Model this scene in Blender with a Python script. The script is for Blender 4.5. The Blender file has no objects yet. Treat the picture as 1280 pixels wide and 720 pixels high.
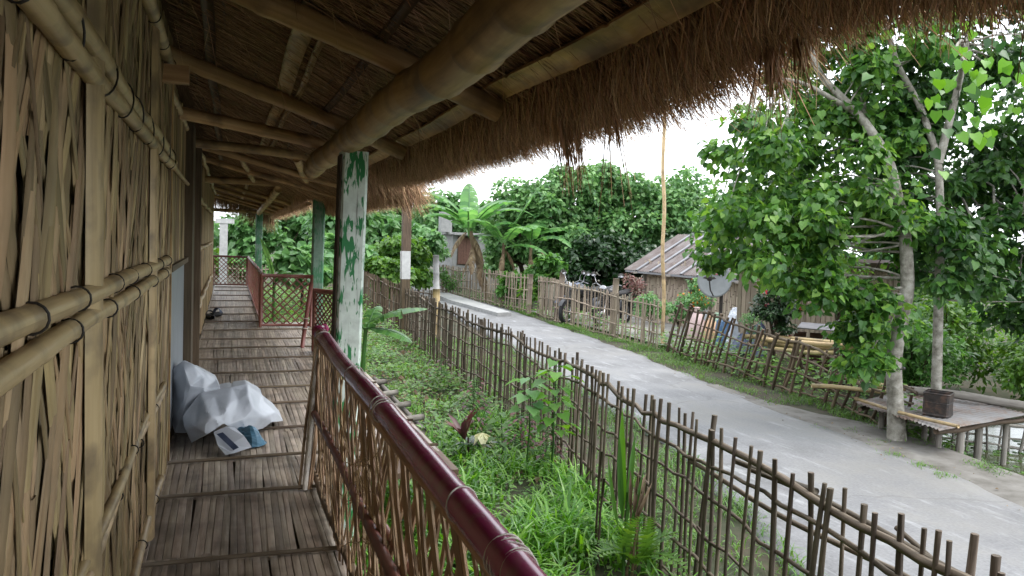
import bpy, math, random
import numpy as np
from mathutils import Vector, Matrix, Quaternion, noise as mnoise

R = random.Random(11)
rng = np.random.default_rng(11)
S = bpy.context.scene
COL = S.collection
rad = math.radians

# ------------------------------------------------------------------ camera
YAW, PITCH, ROLL = rad(20.5), rad(3.27), rad(2.2)
EYE = Vector((0, 0, 1.5))
fw = Vector((math.sin(YAW) * math.cos(PITCH), math.cos(YAW) * math.cos(PITCH), -math.sin(PITCH)))
rt = Vector((math.cos(YAW), -math.sin(YAW), 0))
up = rt.cross(fw)
rt2 = rt * math.cos(ROLL) + up * math.sin(ROLL)
up2 = -rt * math.sin(ROLL) + up * math.cos(ROLL)
cam = bpy.data.cameras.new('camera')
cam.sensor_width = 36
cam.lens = 950 / 1280 * 36
cam.clip_start = 0.05
cam.clip_end = 2000
co = bpy.data.objects.new('camera', cam)
COL.objects.link(co)
M = Matrix((rt2, up2, -fw)).transposed().to_4x4()
M.translation = EYE
co.matrix_world = M
S.camera = co

# ------------------------------------------------------------------ sky, sun, exposure
W = bpy.data.worlds.new('World')
S.world = W
W.use_nodes = True
wn, wl = W.node_tree.nodes, W.node_tree.links
wn.clear()
SUN_EL, SUN_AZ = rad(58), rad(115)          # azimuth clockwise from +Y
sky = wn.new('ShaderNodeTexSky')
sky.sky_type = 'NISHITA'
sky.sun_disc = False
sky.sun_elevation = SUN_EL
sky.sun_rotation = SUN_AZ
sky.air_density = 1.0
sky.dust_density = 4.0
cloud = wn.new('ShaderNodeMix')
cloud.data_type = 'RGBA'
cloud.inputs[0].default_value = 0.82          # closed cloud cover over the blue
cloud.inputs[7].default_value = (9.0, 9.4, 9.9, 1)
bg = wn.new('ShaderNodeBackground')
bg.inputs[1].default_value = 0.13
wo = wn.new('ShaderNodeOutputWorld')
wl.new(sky.outputs[0], cloud.inputs[6])
wl.new(cloud.outputs[2], bg.inputs[0])
wl.new(bg.outputs[0], wo.inputs[0])
sl = bpy.data.lights.new('sun', 'SUN')
sl.energy = 0.8
sl.angle = rad(25)
sl.color = (1, .97, .92)
so = bpy.data.objects.new('sun', sl)
COL.objects.link(so)
sd = Vector((math.sin(SUN_AZ) * math.cos(SUN_EL), math.cos(SUN_AZ) * math.cos(SUN_EL), math.sin(SUN_EL)))
so.rotation_euler = sd.to_track_quat('Z', 'Y').to_euler()
so.location = (5, 5, 30)
S.view_settings.view_transform = 'Standard'
S.view_settings.look = 'None'
S.view_settings.exposure = 1.5
S.view_settings.gamma = 1
S.cycles.diffuse_bounces = 5
S.cycles.max_bounces = 8
S.cycles.transparent_max_bounces = 8

# ------------------------------------------------------------------ mesh helpers
OFF = {}


class MB:
    def __init__(s):
        s.V, s.LV, s.LC, s.UV, s.n = [], [], [], [], 0

    def add(s, v, f, uv=None):
        v = np.asarray(v, float).reshape(-1, 3)
        f = np.asarray(f, int)
        s.V.append(v)
        s.LV.append((f + s.n).ravel())
        s.LC.append(np.full(len(f), f.shape[1], int))
        if uv is None:
            a = v[f.ravel()]
            uv = np.stack([a[:, 0] + a[:, 1], a[:, 2] + .3 * a[:, 1]], 1)
        s.UV.append(np.asarray(uv, float).reshape(-1, 2))
        s.n += len(v)

    def grid(s, P, uv=None, wrap=False):
        P = np.asarray(P, float)
        a, b = P.shape[:2]
        i = np.arange(a - 1)[:, None]
        jb = b if wrap else b - 1
        j = np.arange(jb)[None, :]
        j2 = (j + 1) % b
        f = np.stack([i * b + j, i * b + j2, (i + 1) * b + j2, (i + 1) * b + j], -1).reshape(-1, 4)
        if uv is None:
            u = np.arange(b + 1) / max(1, jb)
            d = np.r_[0, np.cumsum(np.linalg.norm(np.diff(P[:, 0], axis=0), axis=1))]
            w = np.linalg.norm(P[0, 0] - P[0, min(1, b - 1)]) * jb
            U = np.stack(np.broadcast_arrays((u * w)[None, :], d[:, None]), -1)
        else:
            U = uv
        jj = np.broadcast_to(j, (a - 1, jb))
        ii = np.broadcast_to(i, (a - 1, jb))
        q = np.stack([U[ii, jj], U[ii, jj + 1], U[ii + 1, jj + 1], U[ii + 1, jj]], 2) if U.shape[1] > jb else \
            np.stack([U[ii, jj], U[ii, (jj + 1) % b], U[ii + 1, (jj + 1) % b], U[ii + 1, jj]], 2)
        s.add(P.reshape(-1, 3), f, q.reshape(-1, 2))

    def tube(s, pts, r, sides=8, cap=True, ref=None):
        P = np.asarray(pts, float)
        r = np.broadcast_to(np.asarray(r, float), (len(P),))
        T = np.gradient(P, axis=0)
        T /= np.linalg.norm(T, axis=1)[:, None] + 1e-9
        if ref is None:
            m = np.abs(T.mean(0))
            ref = np.eye(3)[int(np.argmin(m))]
        A = np.cross(T, ref)
        A /= np.linalg.norm(A, axis=1)[:, None] + 1e-9
        B = np.cross(T, A)
        th = np.arange(sides) * 2 * math.pi / sides
        G = P[:, None] + r[:, None, None] * (A[:, None] * np.cos(th)[None, :, None] + B[:, None] * np.sin(th)[None, :, None])
        s.grid(G, wrap=True)
        if cap:
            k = s.n - len(P) * sides
            for base, rev in ((k, 1), (s.n - sides, 0)):
                idx = np.arange(sides) + base
                if not rev:
                    idx = idx[::-1]
                s.LV.append(idx)
                s.LC.append(np.array([sides]))
                s.UV.append(np.stack([np.cos(th), np.sin(th)], 1) * .02)

    def box(s, c, d, rot=None, bev=0):
        x, y, z = [k / 2 for k in d]
        v = np.array([[-x, -y, -z], [x, -y, -z], [x, y, -z], [-x, y, -z], [-x, -y, z], [x, -y, z], [x, y, z], [-x, y, z]])
        f = np.array([[0, 3, 2, 1], [4, 5, 6, 7], [0, 1, 5, 4], [1, 2, 6, 5], [2, 3, 7, 6], [3, 0, 4, 7]])
        lo = v.copy()
        ax = int(np.argmax(d))
        oth = [k for k in range(3) if k != ax]
        uv = np.stack([lo[f.ravel()][:, oth[0]] + lo[f.ravel()][:, oth[1]], lo[f.ravel()][:, ax]], 1)
        if rot is not None:
            v = v @ np.array(rot).T
        s.add(v + np.array(c), f, uv)

    def mesh(s, name, mat, smooth=False, off=(0, 0, 0)):
        me = bpy.data.meshes.new(name)
        if s.n:
            v = np.concatenate(s.V) - np.array(off)
            lv = np.concatenate(s.LV)
            lc = np.concatenate(s.LC)
            uv = np.concatenate(s.UV)
            me.vertices.add(len(v))
            me.vertices.foreach_set('co', v.ravel())
            me.loops.add(len(lv))
            me.loops.foreach_set('vertex_index', lv)
            me.polygons.add(len(lc))
            me.polygons.foreach_set('loop_start', np.r_[0, np.cumsum(lc)[:-1]])
            ul = me.uv_layers.new(name='UVMap')
            ul.data.foreach_set('uv', uv.ravel())
            me.polygons.foreach_set('use_smooth', np.full(len(lc), smooth))
            me.update(calc_edges=True)
            me.validate()
        if mat:
            me.materials.append(mat)
        return me

    def build(s, name, mat, parent=None, smooth=False, kind=None, label=None):
        off = OFF.get(parent.name, (0, 0, 0)) if parent else (0, 0, 0)
        o = bpy.data.objects.new(name, s.mesh(name, mat, smooth, off))
        COL.objects.link(o)
        if parent:
            o.parent = parent
            OFF[o.name] = off
        if kind:
            o['kind'] = kind
        if label:
            o['label'] = label
        return o


def thing(name, label, cat, loc=(0, 0, 0), group=None):
    o = bpy.data.objects.new(name, None)
    o.empty_display_size = .1
    COL.objects.link(o)
    o.location = loc
    o['label'] = label
    o['category'] = cat
    if group:
        o['group'] = group
    OFF[o.name] = tuple(loc)
    return o


def put(name, me, parent, p0, p1=None, th=1.0, roll=0.0):
    """an object that shares mesh data; unit length runs along +Z from p0 to p1"""
    o = bpy.data.objects.new(name, me)
    COL.objects.link(o)
    off = Vector(OFF.get(parent.name, (0, 0, 0)))
    o.parent = parent
    p0 = Vector(p0)
    o.location = p0 - off
    if p1 is not None:
        d = Vector(p1) - p0
        q = Vector((0, 0, 1)).rotation_difference(d.normalized()) @ Quaternion((0, 0, 1), roll)
        o.rotation_mode = 'QUATERNION'
        o.rotation_quaternion = q
        o.scale = (th, th, d.length)
    return o


def lerp(a, b, t):
    return a + (b - a) * t


def nrm(a):
    return a / (np.linalg.norm(a, axis=-1, keepdims=True) + 1e-9)


# ------------------------------------------------------------------ materials
def newmat(name):
    m = bpy.data.materials.new(name)
    m.use_nodes = True
    n, l = m.node_tree.nodes, m.node_tree.links
    n.clear()
    out = n.new('ShaderNodeOutputMaterial')
    return m, n, l, out


def rnd_node(n, l):
    oi = n.new('ShaderNodeObjectInfo')
    ge = n.new('ShaderNodeNewGeometry')
    a = n.new('ShaderNodeMath'); a.operation = 'ADD'
    l.new(oi.outputs['Random'], a.inputs[0])
    l.new(ge.outputs['Random Per Island'], a.inputs[1])
    f = n.new('ShaderNodeMath'); f.operation = 'FRACT'
    l.new(a.outputs[0], f.inputs[0])
    return f.outputs[0]


def ramp(n, cols, pos=None):
    r = n.new('ShaderNodeValToRGB')
    e = r.color_ramp.elements
    k = len(cols)
    while len(e) < k:
        e.new(.5)
    for i, c in enumerate(cols):
        e[i].position = pos[i] if pos else i / max(1, k - 1)
        e[i].color = (*c, 1)
    return r


def fibre(name, cols, su=60., sv=2.5, rough=.65, bump=.4, val=(.72, 1.2), hue=.012, stain=None, stain_scale=2.5,
          stain_amt=.6, spec=.3, gen=False, dist=.006):
    """grain that runs along v of the UVs, each piece with its own tone"""
    m, n, l, out = newmat(name)
    p = n.new('ShaderNodeBsdfPrincipled')
    l.new(p.outputs[0], out.inputs[0])
    p.inputs['Roughness'].default_value = rough
    p.inputs['Specular IOR Level'].default_value = spec
    rv = rnd_node(n, l)
    tc = n.new('ShaderNodeTexCoord')
    mp = n.new('ShaderNodeMapping')
    mp.inputs['Scale'].default_value = (su, sv, 1)
    l.new(tc.outputs['Object' if gen else 'UV'], mp.inputs[0])
    no = n.new('ShaderNodeTexNoise')
    no.noise_dimensions = '4D'
    no.inputs['Scale'].default_value = 1
    no.inputs['Detail'].default_value = 5
    no.inputs['Roughness'].default_value = .6
    mu = n.new('ShaderNodeMath'); mu.operation = 'MULTIPLY'; mu.inputs[1].default_value = 91
    l.new(rv, mu.inputs[0])
    l.new(mu.outputs[0], no.inputs['W'])
    l.new(mp.outputs[0], no.inputs[0])
    cr = ramp(n, cols, [lerp(.28, .72, i / (len(cols) - 1)) for i in range(len(cols))])
    l.new(no.outputs[0], cr.inputs[0])
    hs = n.new('ShaderNodeHueSaturation')
    mr = n.new('ShaderNodeMapRange')
    mr.inputs[3].default_value, mr.inputs[4].default_value = val
    l.new(rv, mr.inputs[0])
    l.new(mr.outputs[0], hs.inputs['Value'])
    mh = n.new('ShaderNodeMath'); mh.operation = 'MULTIPLY'; mh.inputs[1].default_value = 17.3
    fh = n.new('ShaderNodeMath'); fh.operation = 'FRACT'
    l.new(rv, mh.inputs[0]); l.new(mh.outputs[0], fh.inputs[0])
    m2 = n.new('ShaderNodeMapRange')
    m2.inputs[3].default_value, m2.inputs[4].default_value = .5 - hue, .5 + hue
    l.new(fh.outputs[0], m2.inputs[0])
    l.new(m2.outputs[0], hs.inputs['Hue'])
    l.new(cr.outputs[0], hs.inputs['Color'])
    last = hs.outputs[0]
    if stain:
        ns = n.new('ShaderNodeTexNoise')
        ns.inputs['Scale'].default_value = stain_scale
        ns.inputs['Detail'].default_value = 6
        ge = n.new('ShaderNodeNewGeometry')
        l.new(ge.outputs['Position'], ns.inputs[0])
        sr = ramp(n, [(0, 0, 0), (1, 1, 1)], [.48, .68])
        l.new(ns.outputs[0], sr.inputs[0])
        ma = n.new('ShaderNodeMath'); ma.operation = 'MULTIPLY'; ma.inputs[1].default_value = stain_amt
        l.new(sr.outputs[0], ma.inputs[0])
        mx = n.new('ShaderNodeMix'); mx.data_type = 'RGBA'
        l.new(ma.outputs[0], mx.inputs[0])
        l.new(last, mx.inputs[6])
        mx.inputs[7].default_value = (*stain, 1)
        last = mx.outputs[2]
    l.new(last, p.inputs['Base Color'])
    b = n.new('ShaderNodeBump')
    b.inputs['Strength'].default_value = bump
    b.inputs['Distance'].default_value = dist
    l.new(no.outputs[0], b.inputs['Height'])
    l.new(b.outputs[0], p.inputs['Normal'])
    return m


def leafmat(name, cols, trans=.35, rough=.42, spec=.5, tcol=None, veins=True):
    m, n, l, out = newmat(name)
    rv = rnd_node(n, l)
    cr = ramp(n, cols)
    l.new(rv, cr.inputs[0])
    tc = n.new('ShaderNodeTexCoord')
    no = n.new('ShaderNodeTexNoise')
    no.inputs['Scale'].default_value = 1.3
    no.inputs['Detail'].default_value = 3
    ge = n.new('ShaderNodeNewGeometry')
    l.new(ge.outputs['Position'], no.inputs[0])
    mr = n.new('ShaderNodeMapRange')
    mr.inputs[1].default_value, mr.inputs[2].default_value = .3, .7
    mr.inputs[3].default_value, mr.inputs[4].default_value = .8, 1.2
    l.new(no.outputs[0], mr.inputs[0])
    hs = n.new('ShaderNodeHueSaturation')
    l.new(cr.outputs[0], hs.inputs['Color'])
    l.new(mr.outputs[0], hs.inputs['Value'])
    p = n.new('ShaderNodeBsdfPrincipled')
    p.inputs['Roughness'].default_value = rough
    p.inputs['Specular IOR Level'].default_value = spec
    l.new(hs.outputs[0], p.inputs['Base Color'])
    t = n.new('ShaderNodeBsdfTranslucent')
    h2 = n.new('ShaderNodeHueSaturation')
    h2.inputs['Hue'].default_value = .485
    h2.inputs['Saturation'].default_value = 1.1
    h2.inputs['Value'].default_value = 1.6
    l.new(hs.outputs[0], h2.inputs['Color'])
    l.new(h2.outputs[0], t.inputs[0])
    mx = n.new('ShaderNodeMixShader')
    mx.inputs[0].default_value = trans
    l.new(p.outputs[0], mx.inputs[1])
    l.new(t.outputs[0], mx.inputs[2])
    l.new(mx.outputs[0], out.inputs[0])
    return m


def plain(name, cols, scale=6., rough=.6, bump=.15, metal=0., spec=.4, detail=6, pos=None, dist=.01, coat=0.):
    """blotchy surface in world space"""
    m, n, l, out = newmat(name)
    p = n.new('ShaderNodeBsdfPrincipled')
    l.new(p.outputs[0], out.inputs[0])
    p.inputs['Roughness'].default_value = rough
    p.inputs['Metallic'].default_value = metal
    p.inputs['Specular IOR Level'].default_value = spec
    p.inputs['Coat Weight'].default_value = coat
    tc = n.new('ShaderNodeNewGeometry')
    no = n.new('ShaderNodeTexNoise')
    no.inputs['Scale'].default_value = scale
    no.inputs['Detail'].default_value = detail
    no.inputs['Roughness'].default_value = .65
    l.new(tc.outputs['Position'], no.inputs[0])
    cr = ramp(n, cols, pos or [lerp(.3, .7, i / max(1, len(cols) - 1)) for i in range(len(cols))])
    l.new(no.outputs[0], cr.inputs[0])
    l.new(cr.outputs[0], p.inputs['Base Color'])
    b = n.new('ShaderNodeBump')
    b.inputs['Strength'].default_value = bump
    b.inputs['Distance'].default_value = dist
    l.new(no.outputs[0], b.inputs['Height'])
    l.new(b.outputs[0], p.inputs['Normal'])
    return m


MT = {}
MT['wall_strip'] = fibre('wall_strip', [(.11, .068, .03), (.335, .238, .118), (.415, .305, .165), (.54, .415, .245)], 130, 1.3, .6, .5, (.5, 1.25), .016,
                         stain=(.12, .095, .06), stain_scale=3, stain_amt=.5)
MT['wall_back'] = fibre('wall_back', [(.05, .036, .021), (.14, .105, .062)], 40, 2, .9, .3)
MT['bamboo_pale'] = fibre('bamboo_pale', [(.25, .172, .08), (.47, .35, .18), (.58, .455, .255)], 30, 1.2, .45, .2, (.85, 1.1), .008,
                          stain=(.16, .12, .075), stain_scale=7, stain_amt=.75, spec=.45)
MT['bamboo_brown'] = fibre('bamboo_brown', [(.17, .095, .038), (.42, .265, .115), (.6, .41, .205)], 22, 1.5, .5, .25, (.8, 1.15), .008,
                           stain=(.075, .052, .034), stain_scale=5, stain_amt=.7, spec=.4)
MT['bamboo_dark'] = fibre('bamboo_dark', [(.05, .034, .021), (.11, .076, .048), (.17, .12, .08)], 22, 1.5, .6, .25, (.75, 1.2))
MT['floor_slat'] = fibre('floor_slat', [(.14, .105, .078), (.34, .28, .22), (.48, .41, .34)], 110, 3.2, .42, .3, (.66, 1.22), .01,
                         stain=(.07, .055, .045), stain_scale=4.5, stain_amt=.6, spec=.45)
MT['batten'] = fibre('batten', [(.08, .06, .042), (.19, .145, .1)], 40, 3, .55, .3)
MT['lath'] = fibre('lath', [(.17, .098, .055), (.37, .245, .145), (.52, .38, .25)], 45, 2.5, .55, .3, (.65, 1.25), .012)
MT['maroon'] = fibre('maroon', [(.20, .014, .07), (.26, .022, .095), (.3, .04, .12)], 9, .8, .22, .12, (.92, 1.08), .004, spec=.55,
                     stain=(.2, .1, .1), stain_scale=16, stain_amt=.5)
MT['maroon_dull'] = fibre('maroon_dull', [(.08, .026, .02), (.17, .06, .045), (.25, .12, .09)], 30, 2, .45, .3, (.8, 1.2), .008, spec=.4)
MT['straw'] = fibre('straw', [(.22, .125, .07), (.45, .285, .165), (.66, .46, .285)], 20, 2, .8, .2, (.35, 1.3), .018, spec=.15)
MT['straw_base'] = fibre('straw_base', [(.08, .047, .028), (.2, .125, .075), (.33, .22, .135)], 90, 3, .95, 1., (.9, 1.1), .005, spec=.1, dist=.03)
MT['fence'] = fibre('fence', [(.05, .037, .026), (.11, .086, .062), (.19, .153, .115)], 60, 3, .7, .4, (.6, 1.3), .012,
                    stain=(.045, .04, .03), stain_scale=6, stain_amt=.5)
MT['fence_pale'] = fibre('fence_pale', [(.17, .135, .10), (.27, .22, .165), (.37, .31, .24)], 60, 3, .75, .3, (.65, 1.25), .012)
MT['fence_brown'] = fibre('fence_brown', [(.05, .035, .023), (.10, .072, .047), (.165, .122, .082)], 60, 3, .7, .3, (.65, 1.3), .012)
MT['fence_grey'] = fibre('fence_grey', [(.15, .135, .12), (.23, .21, .185), (.31, .29, .26)], 60, 3, .75, .3, (.7, 1.2), .008)
MT['cord'] = plain('cord', [(.42, .38, .33), (.6, .56, .5)], 60, .7)
MT['cord_tan'] = plain('cord_tan', [(.3, .2, .1), (.45, .31, .16)], 60, .6)
MT['dark_wire'] = plain('dark_wire', [(.012, .01, .008), (.03, .025, .02)], 60, .5)
MT['sheet_grey'] = plain('sheet_grey', [(.2, .225, .25), (.27, .3, .33)], 3, .45)
MT['white_tarp'] = plain('white_tarp', [(.40, .43, .48), (.52, .55, .6)], 3, .4, .06, spec=.5)
MT['blue_tarp'] = plain('blue_tarp', [(.05, .13, .2), (.08, .2, .3)], 6, .4, .1)
MT['navy_tarp'] = plain('navy_tarp', [(.02, .03, .06), (.05, .065, .11), (.09, .11, .17)], 5, .4, .1)
MT['bark'] = plain('bark', [(.10, .09, .072), (.25, .235, .2), (.40, .385, .345)], 11, .85, .5, spec=.2, dist=.02)
MT['bark_dark'] = plain('bark_dark', [(.035, .026, .018), (.09, .07, .05)], 12, .9, .5, spec=.2, dist=.02)
MT['concrete_pale'] = plain('concrete_pale', [(.22, .22, .22), (.33, .33, .32)], 5, .8)
MT['white_paint'] = plain('white_paint', [(.42, .42, .42), (.58, .58, .57)], 9, .6)
MT['black_tin'] = plain('black_tin', [(.01, .009, .009), (.03, .024, .022), (.085, .05, .035)], 14, .5, .2)
MT['chrome'] = plain('chrome', [(.22, .22, .23), (.32, .32, .33)], 5, .2, 0, .9)
MT['rubber'] = plain('rubber', [(.012, .012, .013), (.022, .022, .023)], 20, .75)
MT['black_gloss'] = plain('black_gloss', [(.015, .015, .017), (.025, .025, .028)], 5, .3)
MT['soil'] = plain('soil', [(.03, .022, .014), (.07, .052, .034)], 8, .95)
MT['dish'] = plain('dish', [(.19, .205, .21), (.25, .265, .27)], 5, .5)
MT['dish_red'] = plain('dish_red', [(.4, .02, .03), (.5, .03, .04)], 5, .5)
MT['pole_iron'] = plain('pole_iron', [(.025, .022, .02), (.06, .05, .045)], 20, .6)

MT['leaf_tree'] = leafmat('leaf_tree', [(.024, .08, .018), (.055, .15, .028), (.09, .215, .036), (.17, .31, .055)], .45)
MT['leaf_tree2'] = leafmat('leaf_tree2', [(.016, .055, .014), (.03, .092, .02), (.048, .13, .025), (.08, .18, .034)], .36)
MT['leaf_bright'] = leafmat('leaf_bright', [(.06, .17, .02), (.09, .23, .028), (.13, .29, .035)], .45)
MT['leaf_hedge'] = leafmat('leaf_hedge', [(.04, .12, .035), (.085, .2, .06), (.135, .27, .085), (.2, .35, .13)], .34)
MT['leaf_lime'] = leafmat('leaf_lime', [(.05, .13, .022), (.085, .19, .03), (.13, .25, .035)], .4)
MT['leaf_shrub'] = leafmat('leaf_shrub', [(.04, .115, .025), (.065, .17, .034), (.105, .235, .05)], .38)
MT['leaf_pale'] = leafmat('leaf_pale', [(.07, .18, .065), (.12, .26, .085), (.17, .33, .11)], .38)
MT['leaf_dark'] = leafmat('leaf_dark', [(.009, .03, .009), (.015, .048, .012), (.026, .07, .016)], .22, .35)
MT['leaf_far'] = leafmat('leaf_far', [(.06, .15, .05), (.09, .21, .065), (.13, .27, .085)], .35)
MT['leaf_maroon'] = leafmat('leaf_maroon', [(.05, .014, .018), (.10, .03, .03), (.15, .055, .045)], .25)
MT['leaf_pinkish'] = leafmat('leaf_pinkish', [(.16, .085, .075), (.24, .13, .11), (.1, .09, .05)], .3)
MT['banana_leaf'] = leafmat('banana_leaf', [(.06, .17, .05), (.1, .245, .065), (.15, .32, .09)], .45, .36)
MT['banana_dead'] = leafmat('banana_dead', [(.10, .065, .036), (.17, .118, .068), (.24, .18, .11)], .2, .8)
MT['leaf_cream'] = leafmat('leaf_cream', [(.55, .55, .3), (.68, .68, .42)], .3)
MT['leaf_yellow'] = leafmat('leaf_yellow', [(.5, .36, .03), (.62, .45, .05)], .4)
MT['petal_orange'] = leafmat('petal_orange', [(.7, .2, .02), (.8, .3, .03)], .3)
MT['petal_red'] = leafmat('petal_red', [(.55, .02, .03), (.65, .04, .05)], .3)
MT['grass'] = leafmat('grass', [(.035, .12, .014), (.085, .24, .026), (.15, .35, .04), (.25, .43, .1)], .42, .3)
MT['weed'] = leafmat('weed', [(.06, .15, .03), (.1, .23, .04), (.15, .30, .055), (.13, .18, .06)], .35)
MT['verge'] = leafmat('verge', [(.06, .15, .025), (.1, .21, .035), (.13, .24, .05)], .35)


def paint_post(name, white, green, cover, dark=(.07, .06, .04)):
    m, n, l, out = newmat(name)
    p = n.new('ShaderNodeBsdfPrincipled')
    l.new(p.outputs[0], out.inputs[0])
    p.inputs['Roughness'].default_value = .55
    g = n.new('ShaderNodeNewGeometry')
    mp = n.new('ShaderNodeMapping')
    mp.inputs['Scale'].default_value = (48, 48, 9)
    l.new(g.outputs['Position'], mp.inputs[0])
    a = n.new('ShaderNodeTexNoise')
    a.inputs['Scale'].default_value = 1
    a.inputs['Detail'].default_value = 5
    a.inputs['Distortion'].default_value = .9
    l.new(mp.outputs[0], a.inputs[0])
    big = n.new('ShaderNodeTexNoise')
    big.inputs['Scale'].default_value = 4.5
    big.inputs['Detail'].default_value = 2
    l.new(g.outputs['Position'], big.inputs[0])
    ad = n.new('ShaderNodeMath'); ad.operation = 'MULTIPLY_ADD'; ad.inputs[1].default_value = 1.1
    l.new(big.outputs[0], ad.inputs[0]); l.new(a.outputs[0], ad.inputs[2])
    cr = ramp(n, [(0, 0, 0), (1, 1, 1)], [cover, cover + .025])
    hf = n.new('ShaderNodeMath'); hf.operation = 'MULTIPLY'; hf.inputs[1].default_value = .5
    l.new(ad.outputs[0], hf.inputs[0])
    l.new(hf.outputs[0], cr.inputs[0])
    mx = n.new('ShaderNodeMix'); mx.data_type = 'RGBA'
    l.new(cr.outputs[0], mx.inputs[0])
    f2 = n.new('ShaderNodeTexNoise'); f2.inputs['Scale'].default_value = 14; f2.inputs['Detail'].default_value = 7
    l.new(g.outputs['Position'], f2.inputs[0])
    wr = ramp(n, [tuple(c * .72 for c in white), white], [.3, .6])
    l.new(f2.outputs[0], wr.inputs[0])
    l.new(wr.outputs[0], mx.inputs[6])
    mx.inputs[7].default_value = (*green, 1)
    # mud, dark streaks
    mp2 = n.new('ShaderNodeMapping'); mp2.inputs['Scale'].default_value = (60, 60, 2)
    l.new(g.outputs['Position'], mp2.inputs[0])
    st = n.new('ShaderNodeTexNoise'); st.inputs['Scale'].default_value = 1; st.inputs['Detail'].default_value = 4
    l.new(mp2.outputs[0], st.inputs[0])
    sr = ramp(n, [(0, 0, 0), (.75, .75, .75)], [.6, .72])
    l.new(st.outputs[0], sr.inputs[0])
    m3 = n.new('ShaderNodeMix'); m3.data_type = 'RGBA'
    l.new(sr.outputs[0], m3.inputs[0])
    l.new(mx.outputs[2], m3.inputs[6])
    m3.inputs[7].default_value = (*dark, 1)
    l.new(m3.outputs[2], p.inputs['Base Color'])
    b = n.new('ShaderNodeBump'); b.inputs['Strength'].default_value = .3; b.inputs['Distance'].default_value = .01
    l.new(f2.outputs[0], b.inputs['Height'])
    l.new(b.outputs[0], p.inputs['Normal'])
    return m


MT['post_white'] = paint_post('post_white', (.66, .74, .68), (.015, .2, .055), .548)
MT['post_green'] = paint_post('post_green', (.15, .24, .18), (.045, .17, .08), .52)


def road_mat():
    m, n, l, out = newmat('road_concrete')
    p = n.new('ShaderNodeBsdfPrincipled')
    l.new(p.outputs[0], out.inputs[0])
    p.inputs['Roughness'].default_value = .7
    g = n.new('ShaderNodeNewGeometry')
    a = n.new('ShaderNodeTexNoise'); a.inputs['Scale'].default_value = 1.1; a.inputs['Detail'].default_value = 9; a.inputs['Roughness'].default_value = .62
    l.new(g.outputs['Position'], a.inputs[0])
    cr = ramp(n, [(.105, .104, .104), (.155, .155, .159), (.186, .187, .191), (.26, .26, .26)], [.3, .46, .58, .72])
    l.new(a.outputs[0], cr.inputs[0])
    f = n.new('ShaderNodeTexNoise'); f.inputs['Scale'].default_value = 38; f.inputs['Detail'].default_value = 6
    l.new(g.outputs['Position'], f.inputs[0])
    hs = n.new('ShaderNodeHueSaturation')
    mr = n.new('ShaderNodeMapRange'); mr.inputs[1].default_value = .3; mr.inputs[2].default_value = .7
    mr.inputs[3].default_value = .84; mr.inputs[4].default_value = 1.14
    l.new(f.outputs[0], mr.inputs[0]); l.new(mr.outputs[0], hs.inputs['Value'])
    l.new(cr.outputs[0], hs.inputs['Color'])
    # worn pale scuffs
    mp = n.new('ShaderNodeMapping'); mp.inputs['Scale'].default_value = (3.4, .8, 1); mp.inputs['Rotation'].default_value = (0, 0, .15)
    l.new(g.outputs['Position'], mp.inputs[0])
    s2 = n.new('ShaderNodeTexNoise'); s2.inputs['Scale'].default_value = 1.6; s2.inputs['Detail'].default_value = 10; s2.inputs['Roughness'].default_value = .72
    l.new(mp.outputs[0], s2.inputs[0])
    r2 = ramp(n, [(0, 0, 0), (.85, .85, .85)], [.54, .66])
    l.new(s2.outputs[0], r2.inputs[0])
    mx = n.new('ShaderNodeMix'); mx.data_type = 'RGBA'
    l.new(r2.outputs[0], mx.inputs[0]); l.new(hs.outputs[0], mx.inputs[6]); mx.inputs[7].default_value = (.28, .285, .29, 1)
    # sandy dirt blown across
    s3 = n.new('ShaderNodeTexNoise'); s3.inputs['Scale'].default_value = .55; s3.inputs['Detail'].default_value = 8; s3.inputs['Roughness'].default_value = .7
    l.new(g.outputs['Position'], s3.inputs[0])
    r3 = ramp(n, [(0, 0, 0), (.7, .7, .7)], [.5, .66])
    l.new(s3.outputs[0], r3.inputs[0])
    m4 = n.new('ShaderNodeMix'); m4.data_type = 'RGBA'
    l.new(r3.outputs[0], m4.inputs[0]); l.new(mx.outputs[2], m4.inputs[6]); m4.inputs[7].default_value = (.155, .148, .135, 1)
    # hairline cracks
    wv = n.new('ShaderNodeTexNoise'); wv.inputs['Scale'].default_value = 2.2; wv.inputs['Detail'].default_value = 5
    l.new(g.outputs['Position'], wv.inputs[0])
    va = n.new('ShaderNodeMix'); va.data_type = 'VECTOR'; va.inputs[0].default_value = .32
    l.new(g.outputs['Position'], va.inputs[4]); l.new(wv.outputs['Color'], va.inputs[5])
    vo = n.new('ShaderNodeTexVoronoi'); vo.feature = 'DISTANCE_TO_EDGE'; vo.inputs['Scale'].default_value = .5
    l.new(va.outputs[1], vo.inputs[0])
    vr = ramp(n, [(.34, .34, .34), (0, 0, 0)], [.0, .008])
    l.new(vo.outputs[0], vr.inputs[0])
    m5 = n.new('ShaderNodeMix'); m5.data_type = 'RGBA'
    l.new(vr.outputs[0], m5.inputs[0]); l.new(m4.outputs[2], m5.inputs[6]); m5.inputs[7].default_value = (.06, .056, .05, 1)
    l.new(m5.outputs[2], p.inputs['Base Color'])
    b = n.new('ShaderNodeBump'); b.inputs['Strength'].default_value = .35; b.inputs['Distance'].default_value = .01
    l.new(f.outputs[0], b.inputs['Height']); l.new(b.outputs[0], p.inputs['Normal'])
    return m


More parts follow.
